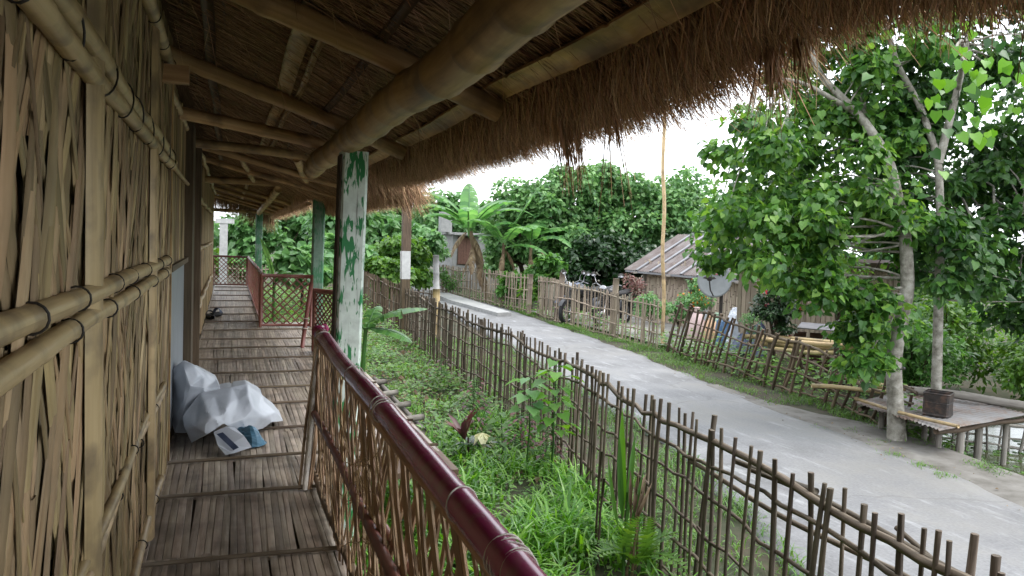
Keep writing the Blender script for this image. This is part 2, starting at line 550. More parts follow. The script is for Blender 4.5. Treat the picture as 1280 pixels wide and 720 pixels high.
MT['road'] = road_mat()
MT['dirt'] = plain('dirt', [(.085, .077, .065), (.145, .136, .122), (.2, .19, .175)], 3.5, .9, .4, detail=10)
MT['ground'] = plain('ground', [(.018, .024, .010), (.032, .037, .017), (.062, .05, .033), (.034, .058, .018)], 2.2, .95, .5, detail=10)


def water_mat():
    m, n, l, out = newmat('pond_water')
    p = n.new('ShaderNodeBsdfPrincipled')
    p.inputs['Base Color'].default_value = (.06, .07, .035, 1)
    p.inputs['Roughness'].default_value = .12
    p.inputs['Specular IOR Level'].default_value = .3
    g = n.new('ShaderNodeNewGeometry')
    no = n.new('ShaderNodeTexNoise'); no.inputs['Scale'].default_value = 5; no.inputs['Detail'].default_value = 3
    l.new(g.outputs['Position'], no.inputs[0])
    b = n.new('ShaderNodeBump'); b.inputs['Strength'].default_value = .12; b.inputs['Distance'].default_value = .03
    l.new(no.outputs[0], b.inputs['Height']); l.new(b.outputs[0], p.inputs['Normal'])
    l.new(p.outputs[0], out.inputs[0])
    return m


MT['water'] = water_mat()


def rust_mat():
    m, n, l, out = newmat('rusty_tin')
    p = n.new('ShaderNodeBsdfPrincipled')
    p.inputs['Roughness'].default_value = .6
    l.new(p.outputs[0], out.inputs[0])
    g = n.new('ShaderNodeNewGeometry')
    rv = rnd_node(n, l)
    a = n.new('ShaderNodeTexNoise'); a.noise_dimensions = '4D'; a.inputs['Scale'].default_value = 2.2; a.inputs['Detail'].default_value = 9; a.inputs['Roughness'].default_value = .7
    mu = n.new('ShaderNodeMath'); mu.operation = 'MULTIPLY'; mu.inputs[1].default_value = 40
    l.new(rv, mu.inputs[0]); l.new(mu.outputs[0], a.inputs['W'])
    l.new(g.outputs['Position'], a.inputs[0])
    cr = ramp(n, [(.19, .185, .185), (.165, .155, .15), (.15, .11, .09), (.11, .06, .04)], [.32, .44, .52, .64])
    l.new(a.outputs[0], cr.inputs[0])
    l.new(cr.outputs[0], p.inputs['Base Color'])
    return m


MT['rust'] = rust_mat()
MT['tin_roof'] = plain('tin_roof', [(.06, .038, .032), (.092, .066, .057), (.125, .102, .094), (.18, .165, .16)], 2.6, .5, .1, detail=8)
MT['tin_pale'] = plain('tin_pale', [(.15, .15, .16), (.22, .22, .235)], 4, .45)

# ------------------------------------------------------------------ shared sticks
def stick_mesh(name, mat, r=1., sides=6, segs=5, bend=.03, nodes=True, seed=0):
    q = random.Random(seed)
    mb = MB()
    t = np.linspace(0, 1, segs + 1)
    a = q.uniform(0, 6.28)
    amp = q.uniform(.3, 1) * bend
    rr = r * np.array([q.uniform(.85, 1.12) for _ in t])
    th = np.arange(sides) * 2 * math.pi / sides
    G = np.zeros((segs + 1, sides, 3))
    # thickness and bend are in units of the radius: the object scales them
    G[..., 0] = (np.sin(t * math.pi) * amp * 60 * math.cos(a))[:, None] + rr[:, None] * np.cos(th)
    G[..., 1] = (np.sin(t * math.pi) * amp * 60 * math.sin(a))[:, None] + rr[:, None] * np.sin(th)
    G[..., 2] = t[:, None]
    U = np.stack(np.broadcast_arrays((np.arange(sides + 1) * .012)[None], t[:, None] * 1.1), -1)
    mb.grid(G, uv=U, wrap=True)
    mb.add(G[-1], np.arange(sides)[None, :])
    return mb.mesh(name, mat, True)


def stick_set(tag, mat, n=5, **k):
    return [stick_mesh(tag, mat, seed=i * 7 + 3, **k) for i in range(n)]


def bamboo(mb, p0, p1, r, sag=0., seg=.33, sides=12, wob=.004, seed=0, swell=1.09):
    """a culm with swollen nodes"""
    q = random.Random(seed)
    p0, p1 = np.array(p0, float), np.array(p1, float)
    L = np.linalg.norm(p1 - p0)
    n = max(2, int(round(L / seg)))
    ts, rs = [0.], [r]
    for i in range(1, n):
        t = (i + q.uniform(-.12, .12)) / n
        e = .012 / L
        ts += [t - 3 * e, t - e, t, t + e, t + 3 * e]
        rs += [r * .985, r * (swell - .02), r * swell * .97, r * (swell - .02), r * .985]
        if i < n:
            ts.append(t + .5 / n); rs.append(r)
    ts.append(1.); rs.append(r)
    o = np.argsort(ts)
    ts, rs = np.array(ts)[o], np.array(rs)[o]
    pts = p0 + (p1 - p0) * ts[:, None]
    pts[:, 2] -= sag * 4 * ts * (1 - ts)
    f = q.uniform(1, 2)
    pts[:, 0] += wob * np.sin(ts * L * 2.1 * f + q.uniform(0, 6))
    pts[:, 2] += wob * np.sin(ts * L * 2.7 * f + q.uniform(0, 6))
    mb.tube(pts, rs, sides)
    return mb


def ring(mb, c, axis, r, t=.003, sides=5, n=14):
    """a lashing round a pole"""
    ax = Vector(axis).normalized()
    a = ax.orthogonal().normalized(); b = ax.cross(a)
    P = np.array([np.array(c) + r * (math.cos(k * 2 * math.pi / n) * np.array(a) + math.sin(k * 2 * math.pi / n) * np.array(b)) for k in range(n + 1)])
    mb.tube(P, t, sides, cap=False)

# ================================================================== SETTING: ground, road, pond
def road_l(y):
    return np.interp(y, [-30, 0, 3.9, 5, 5.8, 6.8, 11.2, 15, 20, 28, 60], [1.9, 2.75, 3.5, 3.95, 4.2, 4.5, 5.0, 5.5, 6.0, 6.9, 12])


def road_r(y):
    return np.interp(y, [-30, 0, 4.4, 5.4, 6.9, 8.9, 11, 13.6, 16.2, 19.2, 28, 60], [5.4, 6.0, 6.42, 6.75, 6.85, 7.15, 7.35, 7.75, 8.0, 8.2, 9.0, 14])


def bank(y):
    return np.interp(y, [-40, 0, 4.4, 5.9, 6.9, 7.6, 8.6], [7.3, 7.6, 7.95, 8.2, 8.35, 8.9, 10.2])


def gz(x, y):
    x = np.asarray(x, float); y = np.asarray(y, float)
    z = np.full(np.broadcast(x, y).shape, -.6)
    # pond basin
    e = bank(y)
    d = np.clip((x - (e - .75)) / 1.6, 0, 1)
    far = np.clip((19 - x) / 3, 0, 1) * np.clip((8.9 - y) / 1.2, 0, 1) * np.clip((y + 30) / 4, 0, 1)
    z = z - .85 * (d * d * (3 - 2 * d)) * far
    return z


def gnoise(x, y, s=1.2, a=.03):
    return np.array([mnoise.noise((float(p) * s, float(q) * s, 3.3)) for p, q in zip(np.ravel(x), np.ravel(y))]).reshape(np.shape(x)) * a


xs = np.r_[-600, -200, -80, -40, -20, -10, -5, -2, np.arange(-.5, 14.01, .3), 15, 16, 17, 18, 19, 20, 22, 25, 30, 40, 60, 100, 250, 600]
ys = np.r_[-600, -200, -80, -40, -32, -30, -28, -26, -20, -12, -6, -3, np.arange(0, 34.01, .35), 36, 40, 50, 70, 120, 300, 700]
X, Y = np.meshgrid(xs, ys)
Z = gz(X, Y)
near = (X > -2) & (X < 16) & (Y > -1) & (Y < 35)
onroad = (X > road_l(Y) - .2) & (X < road_r(Y) + .25)
Z = Z + np.where(near, gnoise(X, Y, 1.3, .035), 0) - np.where(onroad & near, .05, .012)
g = MB(); g.grid(np.stack([X, Y, Z], -1))
g.build('ground', MT['ground'], smooth=True, kind='structure')

ry = np.r_[np.arange(-12, 0, .5), np.arange(0, 18, .12), np.arange(18, 45, .4)]
jl = np.array([mnoise.noise((0, y * 1.7, 1)) * .10 + mnoise.noise((5, y * 6, 1)) * .035 for y in ry])
jr = np.array([mnoise.noise((9, y * 1.5, 1)) * .13 + mnoise.noise((15, y * 7, 1)) * .04 for y in ry])
P = []
for i, y in enumerate(ry):
    l, r = road_l(y) + jl[i], road_r(y) + jr[i]
    row = [(l, y, -.66)]
    for t in np.linspace(0, 1, 13):
        x = l + (r - l) * t
        row.append((x, y, -.598 + .012 * mnoise.noise((x * .7, y * .7, 0)) + (.02 * math.sin(t * math.pi))))
    row.append((r, y, -.66))
    P.append(row)
g = MB(); g.grid(np.array(P)[:, ::-1][::-1].copy())
g.build('road', MT['road'], smooth=True, kind='structure')

# trodden dirt between the road and the pond
P = []
yy = np.arange(-3, 10.2, .15)
for y in yy:
    a = road_r(y) - .25
    b = min(bank(y) + .15, 7.45 + .6 * max(0, min(1, (8.6 - y) / 2)))
    b = lerp(a + .35, b, max(0, min(1, (9.6 - y) / 2.2)))
    n1 = mnoise.noise((3, y * 2.1, 4)) * .12
    row = []
    for t in np.linspace(0, 1, 12):
        x = a + (b + n1 - a) * t
        z = float(gz(x, y)) + .012 * math.sin(t * math.pi) + .016 * mnoise.noise((x * 2, y * 2, 2)) - .004
        if t < .3:
            z = max(z, -.6) - .03 * (1 - t / .3) + .012
        row.append((x, y, z))
    row[-1] = (row[-1][0], y, row[-1][2] - .06)
    P.append(row)
g = MB(); g.grid(np.array(P)[:, ::-1][::-1].copy())
g.build('dirt_shoulder', MT['dirt'], smooth=True, kind='structure')

g = MB()
g.grid(np.array([[(19.5, -29, -.95), (7.2, -29, -.95)], [(19.5, 9.2, -.95), (7.2, 9.2, -.95)]]))
g.build('pond_water', MT['water'], kind='structure')
q = MB()
tv = np.array([[math.cos(a) * (1 if a > .5 else .3), math.sin(a) * (1 if a > .5 else .3), 0] for a in np.arange(0, 6.2, .8)])
for _ in range(900):
    x, y = rng.uniform(8.5, 12), rng.uniform(2, 7.4)
    if x < bank(y) + .3:
        continue
    s_ = rng.uniform(.02, .06)
    q.add(tv * s_ + [x, y, -.944], np.arange(len(tv))[None, :])
o = q.build('floating_weed', MT['weed'], kind='stuff')
o['label'] = 'scattered small green leaves floating on the pond'

g = MB()
yp = []
for y in np.arange(12.9, 22.4, .3):
    yp.append([(x + .06 * mnoise.noise((x, y * 2, 3)), y, -.545 + .01 * mnoise.noise((x, y, 0))) for x in np.linspace(8.8, 11.7, 8)])
g.grid(np.array(yp)[:, ::-1])
g.build('yard', plain('yard_sand', [(.15, .14, .125), (.24, .23, .21), (.31, .3, .28)], 2.5, .9), smooth=True, kind='structure')

# raised kerb slab by the road
g = MB()
c = [(7.05, 24.9), (7.35, 20.6), (8.0, 21.3), (8.0, 28.3), (7.2, 27.9)]
c = [(7.25, 20.5), (7.75, 20.7), (7.9, 24.5), (8.05, 28.6), (7.35, 28.4), (7.1, 24.8)]
n = len(c)
v = [(x, y, -.64) for x, y in c] + [(x, y, -.47) for x, y in c]
g.add(v, np.array([[i, (i + 1) % n, n + (i + 1) % n, n + i] for i in range(n)]))
g.add([(x, y, -.47) for x, y in c], np.arange(n)[None, :])
sl_ = g.build('concrete_slab', MT['concrete_pale'])
sl_['label'] = 'long pale concrete slab lying along the far edge of the road'
sl_['category'] = 'concrete slab'

# ================================================================== THE BAMBOO HOUSE (its veranda is where the photo was taken)
house = thing('bamboo_house', 'long bamboo house with thatched veranda roof and woven split bamboo wall', 'house', (-2.3, 8, -.6))
WX = -.372     # face of the backing behind the weave

# --- woven wall
b = MB()
b.box((WX - .03, .95, 1.2), (.05, 8.8, 3.1))
wall = b.build('woven_wall', MT['wall_back'], house)


def strip(y, z, L, w, tilt, off, bow, bend, seed):
    """one woven strip: both ends tucked in, belly proud of the wall"""
    q = random.Random(seed)
    t = np.linspace(-.5, .5, 6)
    wid = w * (1 - .5 * (np.abs(t) * 2) ** 2.2 - .25 * np.clip(t * q.choice([-1, 1]), 0, 1))
    cy = np.sin(tilt) * t * L + bend * (4 * t * t)
    cz = np.cos(tilt) * t * L
    cx = off + bow * (1 - (np.abs(t) * 2) ** 2)
    P = np.zeros((6, 4, 3))
    for k, (sy, dx) in enumerate(((-.5, -.004), (-.42, .0), (.42, .0), (.5, -.004))):
        P[:, k, 0] = WX + cx + dx
        P[:, k, 1] = y - sy * wid
        P[:, k, 2] = z + cz
        P[:, k, 1] += cy
    return P


strips = []
sd_ = 0
y = .75
row = 0
while y < 5.27:
    z = -.1 + rng.uniform(-.3, 0)
    while z < 2.55:
        L = rng.uniform(.5, .95)
        big = rng.random() < .6
        w = rng.uniform(.045, .085) if big else rng.uniform(.014, .035)
        sgn = 1 if row % 2 else -1
        tilt = sgn * abs(rng.normal(.36, .13)) * (1. if big else 1.15)
        strips.append((y + rng.uniform(-.02, .02), z + L * .5, L, w, tilt, rng.uniform(.0, .016) + (.004 if row % 2 else 0),
                       rng.uniform(.004, .012), rng.uniform(-.035, .035)))
        z += L * rng.uniform(.5, .68)
    y += .027
    row += 1


def apparent(s):
    d = math.hypot(s[0], .37)
    if s[1] > 1.5 + .32 * d * 1.3 + .12 * 3 or s[0] < 1.25:
        vis = .2
    else:
        vis = 1
    return vis * s[2] * s[3] / max(.5, d) ** 2


order = sorted(range(len(strips)), key=lambda i: -apparent(strips[i]))
first = set(order[:296])
rest = MB()
for i, s_ in enumerate(strips):
    Pm = strip(*s_, seed=i)
    if i in first:
        m_ = MB(); m_.grid(Pm); m_.build('weave_strip', MT['wall_strip'], wall, True)
    else:
        rest.grid(Pm)
rest.build('weave_strips', MT['wall_strip'], wall, True, kind='stuff')


def house_bamboo(name, p0, p1, r, mat='bamboo_pale', ties=0, parent=house, seed=1, sag=0, wob=.004, sides=12, tie_mat=True, **k):
    m_ = MB(); bamboo(m_, p0, p1, r, seed=seed, sag=sag, wob=wob, sides=sides, **k)
    o = m_.build(name, MT[mat], parent, True)
    if ties:
        p0, p1 = np.array(p0, float), np.array(p1, float)
        for i in range(ties):
            t_ = MB()
            u = (i + .5 + R.uniform(-.2, .2)) / ties
            c_ = p0 + (p1 - p0) * u
            c_[2] -= sag * 4 * u * (1 - u)
            ring(t_, c_, (p1 - p0) + np.array([0, 0, R.uniform(-.25, .25)]) * np.linalg.norm(p1 - p0) * .3, r * 1.13, .0028)
            t_.build('lashing', MT['dark_wire'], o, True)
    return o


# rails lashed on the wall
house_bamboo('wall_rail', (-.334, .3, 1.333), (-.335, 4.93, 1.332), .026, ties=9, seed=4, wob=.004)
house_bamboo('wall_rail', (-.334, .3, 1.266), (-.335, 4.9, 1.266), .024, ties=7, seed=9, wob=.004)
house_bamboo('wall_rail', (-.336, .3, 1.893), (-.335, 5.2, 1.90), .026, ties=0, seed=14, wob=.004)
house_bamboo('wall_rail', (-.335, .3, 1.965), (-.335, 5.15, 1.953), .027, ties=0, seed=19, wob=.004, mat='bamboo_pale')
pr = house_bamboo('rail_peg', (-.33, 5.1, 1.93), (-.33, 5.22, 1.93), .02, seed=3)
for k in range(9):
    yk = 1.5 + k * .42 + R.uniform(-.1, .1)
    tw = R.uniform(-.05, .05)
    m_ = MB(); m_.tube([(-.335 + .032 * math.cos(a), yk + tw * math.sin(a), 1.927 + .062 * math.sin(a)) for a in np.linspace(0, 2 * math.pi, 19)], .003, 5, cap=False)
    m_.build('lashing', MT['dark_wire'], pr, True)
house_bamboo('wall_rail', (-.347, .5, .60), (-.347, 4.75, .63), .017, ties=8, seed=21, wob=.010)
house_bamboo('wall_rail', (-.347, .5, .566), (-.347, 4.72, .597), .016, ties=6, seed=25, wob=.008)
house_bamboo('skirting_pole', (-.335, .5, .12), (-.34, 4.55, .13), .022, ties=7, seed=27, wob=.006)
house_bamboo('top_rail', (-.33, .3, 2.46), (-.335, 5.2, 2.45), .03, ties=8, seed=30)
# studs (split bamboo laid flat)
for y0, w_, mat in ((2.3, .17, 'bamboo_pale'), (3.95, .12, 'bamboo_pale'), (.9, .12, 'bamboo_pale')):
    m_ = MB()
    t = np.linspace(0, 1, 7)
    Pm = np.zeros((7, 5, 3))
    for k in range(5):
        a = math.pi * k / 4
        Pm[:, k, 0] = -.345 + .03 * math.sin(a)
        Pm[:, k, 1] = y0 + w_ / 2 * math.cos(a) - .03 * (t - .5) + .004 * np.sin(t * 9)
        Pm[:, k, 2] = .02 + t * 2.45
    m_.grid(Pm)
    m_.build('stud', MT[mat], house, True)
for y0, w_, mat, x_ in ((5.24, .05, 'bamboo_dark', -.375), (5.33, .05, 'bamboo_brown', -.368)):
    m_ = MB(); m_.box((x_, y0, 1.22), (.05, w_, 2.5), Matrix.Rotation(.012, 3, 'X'))
    m_.build('door_stud', MT[mat], house)

# recessed bay: grey sheet below, split-bamboo boards above
m_ = MB(); m_.box((-.385, 6.4, .66), (.02, 2.06, 1.2)); m_.build('door_sheet', MT['sheet_grey'], house)
m_ = MB(); m_.box((-.365, 6.4, 1.255), (.05, 2.0, .04)); m_.build('sill', MT['bamboo_dark'], house)
m_ = MB(); m_.box((-.44, 6.4, 1.2), (.02, 2.1, 2.9)); bay = m_.build('board_panel', MT['wall_back'], house)
y = 5.44
while y < 7.4:
    w_ = R.uniform(.035, .075)
    m_ = MB()
    Pm = np.zeros((5, 4, 3)); t = np.linspace(0, 1, 5)
    for k, (sy, dx) in enumerate(((0, -.006), (.12, 0), (.88, 0), (1, -.006))):
        Pm[:, k, 0] = -.372 + dx + .006 * math.sin(y * 90) + .004 * np.sin(t * 5 + y * 9)
        Pm[:, k, 1] = y + (1 - sy) * w_ + .006 * np.sin(t * 4 + y * 50)
        Pm[:, k, 2] = 1.27 + t * 1.25
    m_.grid(Pm); m_.build('board', MT['wall_strip'], bay, True)
    y += w_ * R.uniform(.93, 1.05)
house_bamboo('bay_rail', (-.355, 5.4, 1.93), (-.355, 7.4, 1.93), .016, seed=33)
house_bamboo('bay_top_rail', (-.37, 5.4, 2.4), (-.37, 7.42, 2.42), .026, seed=34)
m_ = MB(); m_.box((-.355, 7.62, 1.22), (.09, .42, 2.5)); m_.build('door_post', MT['bamboo_dark'], house)
m_ = MB(); m_.box((-.42, 8.42, 1.22), (.03, 1.2, 2.5)); m_.build('door', MT['bamboo_dark'], house)
m_ = MB(); m_.box((-.34, 9.1, 1.22), (.09, .12, 2.5)); m_.build('door_post', MT['bamboo_dark'], house)

# far woven wall of upright boards
m_ = MB(); m_.box((-.42, 15.2, 1.2), (.05, 12.1, 2.9)); fwall = m_.build('board_wall', MT['wall_back'], house)
y = 9.2
while y < 21:
    w_ = R.uniform(.05, .11)
    m_ = MB()
    Pm = np.zeros((4, 4, 3)); t = np.linspace(0, 1, 4)
    for k, (sy, dx) in enumerate(((0, -.008), (.12, 0), (.88, 0), (1, -.008))):
        Pm[:, k, 0] = -.375 + dx + .008 * math.sin(y * 77)
        Pm[:, k, 1] = y + (1 - sy) * w_ + .01 * np.sin(t * 4 + y * 50)
        Pm[:, k, 2] = .02 + t * 2.5
    m_.grid(Pm); m_.build('board', MT['wall_strip'], fwall, True)
    y += w_ * R.uniform(.93, 1.04)
for z_, y1 in ((.62, 17), (1.3, 17), (1.9, 17), (2.46, 20)):
    house_bamboo('wall_rail', (-.335, 9.2, z_), (-.335, y1, z_), .026, seed=int(z_ * 40), wob=.008)
m_ = MB(); m_.box((-.40, 23.1, 1.2), (.06, 4, 2.9)); m_.build('end_wall', MT['wall_back'], house) if False else None
# back and gable walls, out of sight but real
m_ = MB(); m_.box((-4.6, 8.6, .95), (.08, 23.7, 3.1)); m_.build('back_wall', MT['wall_back'], house)
for yy_ in (-3.3, 20.6):
    m_ = MB(); m_.box((-2.5, yy_, .95), (4.1, .08, 3.1)); m_.build('gable_wall', MT['wall_back'], house)

# --- floor
b = MB()
b.box((.075, 10.2, -.065), (.98, 27.2, .04))
b.box((1.03, 9.05, -.066), (.93, 8.3, .04))
floor = b.build('veranda_floor', MT['bamboo_dark'], house)
for x_ in (-.3, .52):
    house_bamboo('floor_joist', (x_, -3, -.13), (x_, 23.7, -.13), .05, 'bamboo_dark', seed=int(x_ * 10 + 60), sides=8)
house_bamboo('floor_joist', (1.42, 4.95, -.13), (1.42, 13.2, -.13), .05, 'bamboo_dark', seed=66, sides=8)
for x_, ys_ in ((.5, (.6, 2.6, 7, 9.6, 15.5, 18, 21, 23.4)), (1.42, (5.2, 7.2, 9.2, 11.2, 13.0)), (-.3, (1, 4, 8, 12, 16, 20, 23.4))):
    for y_ in ys_:
        m_ = MB(); m_.tube([(x_, y_, -.75), (x_, y_, -.12)], .05, 8); m_.build('stilt', MT['bamboo_dark'], house, True)

BAT = [-.6, .3, 1.2, 2.1, 2.9, 3.66, 4.6, 5.28, 6.05, 7.0, 7.75, 8.6, 9.6, 10.5, 11.4, 12.5, 13.7, 15, 16.4, 18, 19.6, 21.2, 22.6, 23.7]
slats = []
for i in range(len(BAT) - 1):
    y0, y1 = BAT[i], BAT[i + 1]
    x1 = 1.44 if 5.2 < y0 < 12.6 else .56
    x = -.375
    gi = 0
    gdz = 0
    while x < x1:
        w_ = R.uniform(.027, .04)
        if gi == 0:
            gi = R.randint(3, 6); gdz = R.uniform(-.006, .008); gsk = R.uniform(-.02, .02); gend = R.uniform(-.05, .05)
            x += R.uniform(0, .006)
        gi -= 1
        slats.append((x, w_, y0 - .03 + gend * .3 + R.uniform(-.015, .015), y1 + .04 + gend + R.uniform(-.02, .02), gdz * .7 + R.uniform(-.001, .0015), gsk, i))
        x += w_ + R.uniform(.0, .0016)


def slat_mesh(mb, s_):
    x, w_, y0, y1, dz, sk, i = s_
    t = np.linspace(0, 1, 4)
    Pm = np.zeros((4, 5, 3))
    for k, (f, h) in enumerate(((0, -.004), (.05, -.0004), (.5, .0006), (.95, -.0004), (1, -.004))):
        Pm[:, k, 0] = x + f * w_ + sk * (t - .5)
        Pm[:, k, 1] = y0 + (y1 - y0) * t
        Pm[:, k, 2] = -.012 + h + dz + .006 * t + .003 * np.sin(t * 5 + x * 30)
    mb.grid(Pm[:, ::-1])


vis = sorted([s_ for s_ in slats if s_[3] > 3.2], key=lambda s_: -(s_[3] - s_[2]) / (max(3.2, s_[2]) ** 2.6) * (1 if s_[0] < .5 else .25))[:298]
vs = set(map(id, vis))
rest = MB()
for s_ in slats:
    if id(s_) in vs:
        m_ = MB(); slat_mesh(m_, s_); m_.build('floor_slat', MT['floor_slat'], floor, False)
    else:
        slat_mesh(rest, s_)
rest.build('floor_slats', MT['floor_slat'], floor, False, kind='stuff')
for i, y in enumerate(BAT[1:-1]):
    x1 = 1.46 if 5.2 < y < 13 else .56
    a = (y - 8) * .004 + .05 if y > 4.7 else -.02
    m_ = MB(); bamboo(m_, (-.35, y + R.uniform(-.02, .02), .010), (x1, y + a * (x1 + .35) + R.uniform(-.015, .015), .012), .011, seg=.3, sides=8, seed=i, wob=.003)
    m_.build('floor_batten', MT['batten'], floor, True)

# --- roof
def zu(x):
    return 2.57 - .33 * x


SECT = [(-3.6, 6.9, 1.36), (6.9, 7.6, 1.3), (7.6, 13.6, 1.68), (13.6, 25.2, 1.28)]
b = MB()
for y0, y1, xe in SECT:
    prof = [(-2.3, zu(-2.3)), (-1.2, zu(-1.2)), (-.35, zu(-.35)), (.2, zu(.2)), (.8, zu(.8)), (xe - .15, zu(xe - .15)), (xe, zu(xe) + .02), (xe + .05, zu(xe) + .12),
            (xe - .05, zu(xe) + .30), (.3, zu(.3) + .34), (-2.3, zu(-2.3) + .38)]
    n_ = int((y1 - y0) / .25) + 1
    Pm = np.array([[(x + .02 * mnoise.noise((x * 3, y * 2, 1)), y, z + .035 * mnoise.noise((x * 2.5, y * 2.5, 5))) for x, z in prof] for y in np.linspace(y0, y1, n_)])
    b.grid(Pm[:, ::-1])
    for e in (0, -1):
        cap = Pm[e][::-1] if e == 0 else Pm[e]
        b.add(cap, np.arange(len(prof))[None, :])
# back slope
b.grid(np.array([[(-2.3, y, zu(-2.3)), (-5.2, y, zu(-2.3) - .957)] for y in (-3.6, 25.2)]))
b.grid(np.array([[(-2.3, y, zu(-2.3) + .38), (-5.2, y, zu(-2.3) - .6)] for y in (25.2, -3.6)]))
roof = b.build('thatched_roof', MT['straw_base'], house)

st_t = np.array([0, .5, 1.])


def straws(mb, base, dirv, L, w, droop):
    """flat dry stalks: three stations, bending down along their length"""
    n_ = len(base)
    side = nrm(np.cross(dirv, rng.normal(size=(n_, 3)) * .6 + np.array([0, 0, 1])))
    Pm = np.zeros((n_, 3, 2, 3))
    for k, t in enumerate(st_t):
        c_ = base + dirv * (L * t)[:, None]
        c_[:, 2] -= droop * t * t
        ww = w * (1 - .75 * t)
        Pm[:, k, 0] = c_ - side * ww[:, None] / 2
        Pm[:, k, 1] = c_ + side * ww[:, None] / 2
    v = Pm.reshape(-1, 3)
    k0 = np.arange(n_)[:, None] * 6
    f = np.concatenate([k0 + np.array([0, 1, 3, 2]), k0 + np.array([2, 3, 5, 4])], 0)
    uv = np.zeros((len(f), 4, 2))
    uv[:, 1, 0] = uv[:, 2, 0] = .01
    uv[:, 2:, 1] = .15
    mb.add(v, f, uv.reshape(-1, 2))


def under_straw(n_, y0, y1, x0, x1):
    x = rng.uniform(x0, x1, n_); y = rng.uniform(y0, y1, n_)
    base = np.stack([x, y, zu(x) - rng.uniform(.0, .03, n_)], 1)
    d = np.stack([np.ones(n_), rng.normal(0, .2, n_), np.full(n_, -.33) + rng.normal(-.03, .07, n_)], 1)
    m_ = rng.random(n_) < .06
    d[m_] += rng.normal(0, .5, (m_.sum(), 3)) * [1, 1, .4] + [0, 0, -.25]
    return base, nrm(d), rng.uniform(.12, .38, n_), rng.uniform(.0025, .006, n_), rng.uniform(0, .03, n_)


su_ = MB()
straws(su_, *under_straw(15000, .2, 7.3, -.33, 1.02))
straws(su_, *under_straw(3500, -2.6, .3, -.33, 1.02))
straws(su_, *under_straw(5000, 7.2, 13.6, -.33, 1.5))
straws(su_, *under_straw(3000, 13.6, 25, -.33, 1.25))
su_.build('roof_straw', MT['straw'], roof, kind='stuff')


def eave(mb, n_, y0, y1, xe, zlo, spread=.28, corner=0):
    y = rng.uniform(y0, y1, n_)
    x = xe - spread * rng.random(n_) ** 1.1 + .06
    lump = np.array([mnoise.noise((0, k * 2.2, 7)) for k in y])
    lump2 = np.array([mnoise.noise((4, k * 9, 7)) for k in y])
    z = zu(x) - rng.uniform(-.08, .02, n_) + np.where(x > xe - .03, rng.uniform(0, .2, n_), 0)
    base = np.stack([x, y, z], 1)
    d = nrm(np.stack([rng.uniform(.0, .8, n_), rng.normal(0, .34, n_), -rng.uniform(.5, 1., n_)], 1))
    L = (z - zlo - (.085 * np.exp(-((y - 1.55) / .38) ** 2) + .02) + .04 * lump + .022 * lump2) / np.abs(d[:, 2]) * np.minimum(rng.uniform(.6, 1.12, n_), 1.) * np.where(rng.random(n_) < .03, 1.25, 1)
    L = np.clip(L, .05, .5)
    straws(mb, base, d, L, rng.uniform(.003, .0075, n_), rng.uniform(0, .02, n_))


ev = MB()
eave(ev, 34000, .25, 6.95, 1.38, 1.955)
eave(ev, 7000, -2.6, .3, 1.38, 1.955)
eave(ev, 14000, 7.5, 13.7, 1.68, 1.86)
eave(ev, 6000, 13.5, 25.2, 1.28, 1.97)
# end face of the porch thatch, where its corner hangs over the drip line
n_ = 3200
x = rng.uniform(1.0, 1.74, n_)
base = np.stack([x, rng.uniform(7.45, 7.8, n_), zu(x) + rng.uniform(-.02, .28, n_)], 1)
straws(ev, base, nrm(np.stack([rng.uniform(0, .7, n_), rng.normal(-.25, .2, n_), -rng.uniform(.6, 1, n_)], 1)), rng.uniform(.15, .4, n_), rng.uniform(.004, .009, n_), np.zeros(n_))
# far gable end fringe
n_ = 2500
x = rng.uniform(-.5, 1.3, n_)
base = np.stack([x, rng.uniform(25.0, 25.3, n_), zu(x) + rng.uniform(-.1, .2, n_)], 1)
straws(ev, base, nrm(np.stack([rng.normal(0, .2, n_), rng.normal(.1, .2, n_), -np.ones(n_)], 1)), rng.uniform(.3, .6, n_), rng.uniform(.008, .014, n_), np.zeros(n_))
ev.build('eave_fringe', MT['straw'], roof, kind='stuff')
# loose clumps that hang below the fringe
for (cx, cy, cz, n_, L0, sp) in ((1.3, 2.9, 2.02, 110, .3, .03), (1.36, 2.62, 2.06, 26, .42, .012), (1.36, 1.72, 2.06, 70, .22, .016), (1.37, 1.62, 2.06, 40, .17, .012)):
    c_ = MB()
    base = np.array([cx, cy, cz]) + rng.normal(0, 1, (n_, 3)) * [sp, sp, .02]
    straws(c_, base, nrm(np.stack([rng.normal(.12, .12, n_), rng.normal(-.1, .12, n_), -np.ones(n_)], 1)), L0 * rng.uniform(.4, 1.1, n_), rng.uniform(.004, .008, n_), np.zeros(n_))
    c_.build('hanging_straw', MT['straw'], roof)

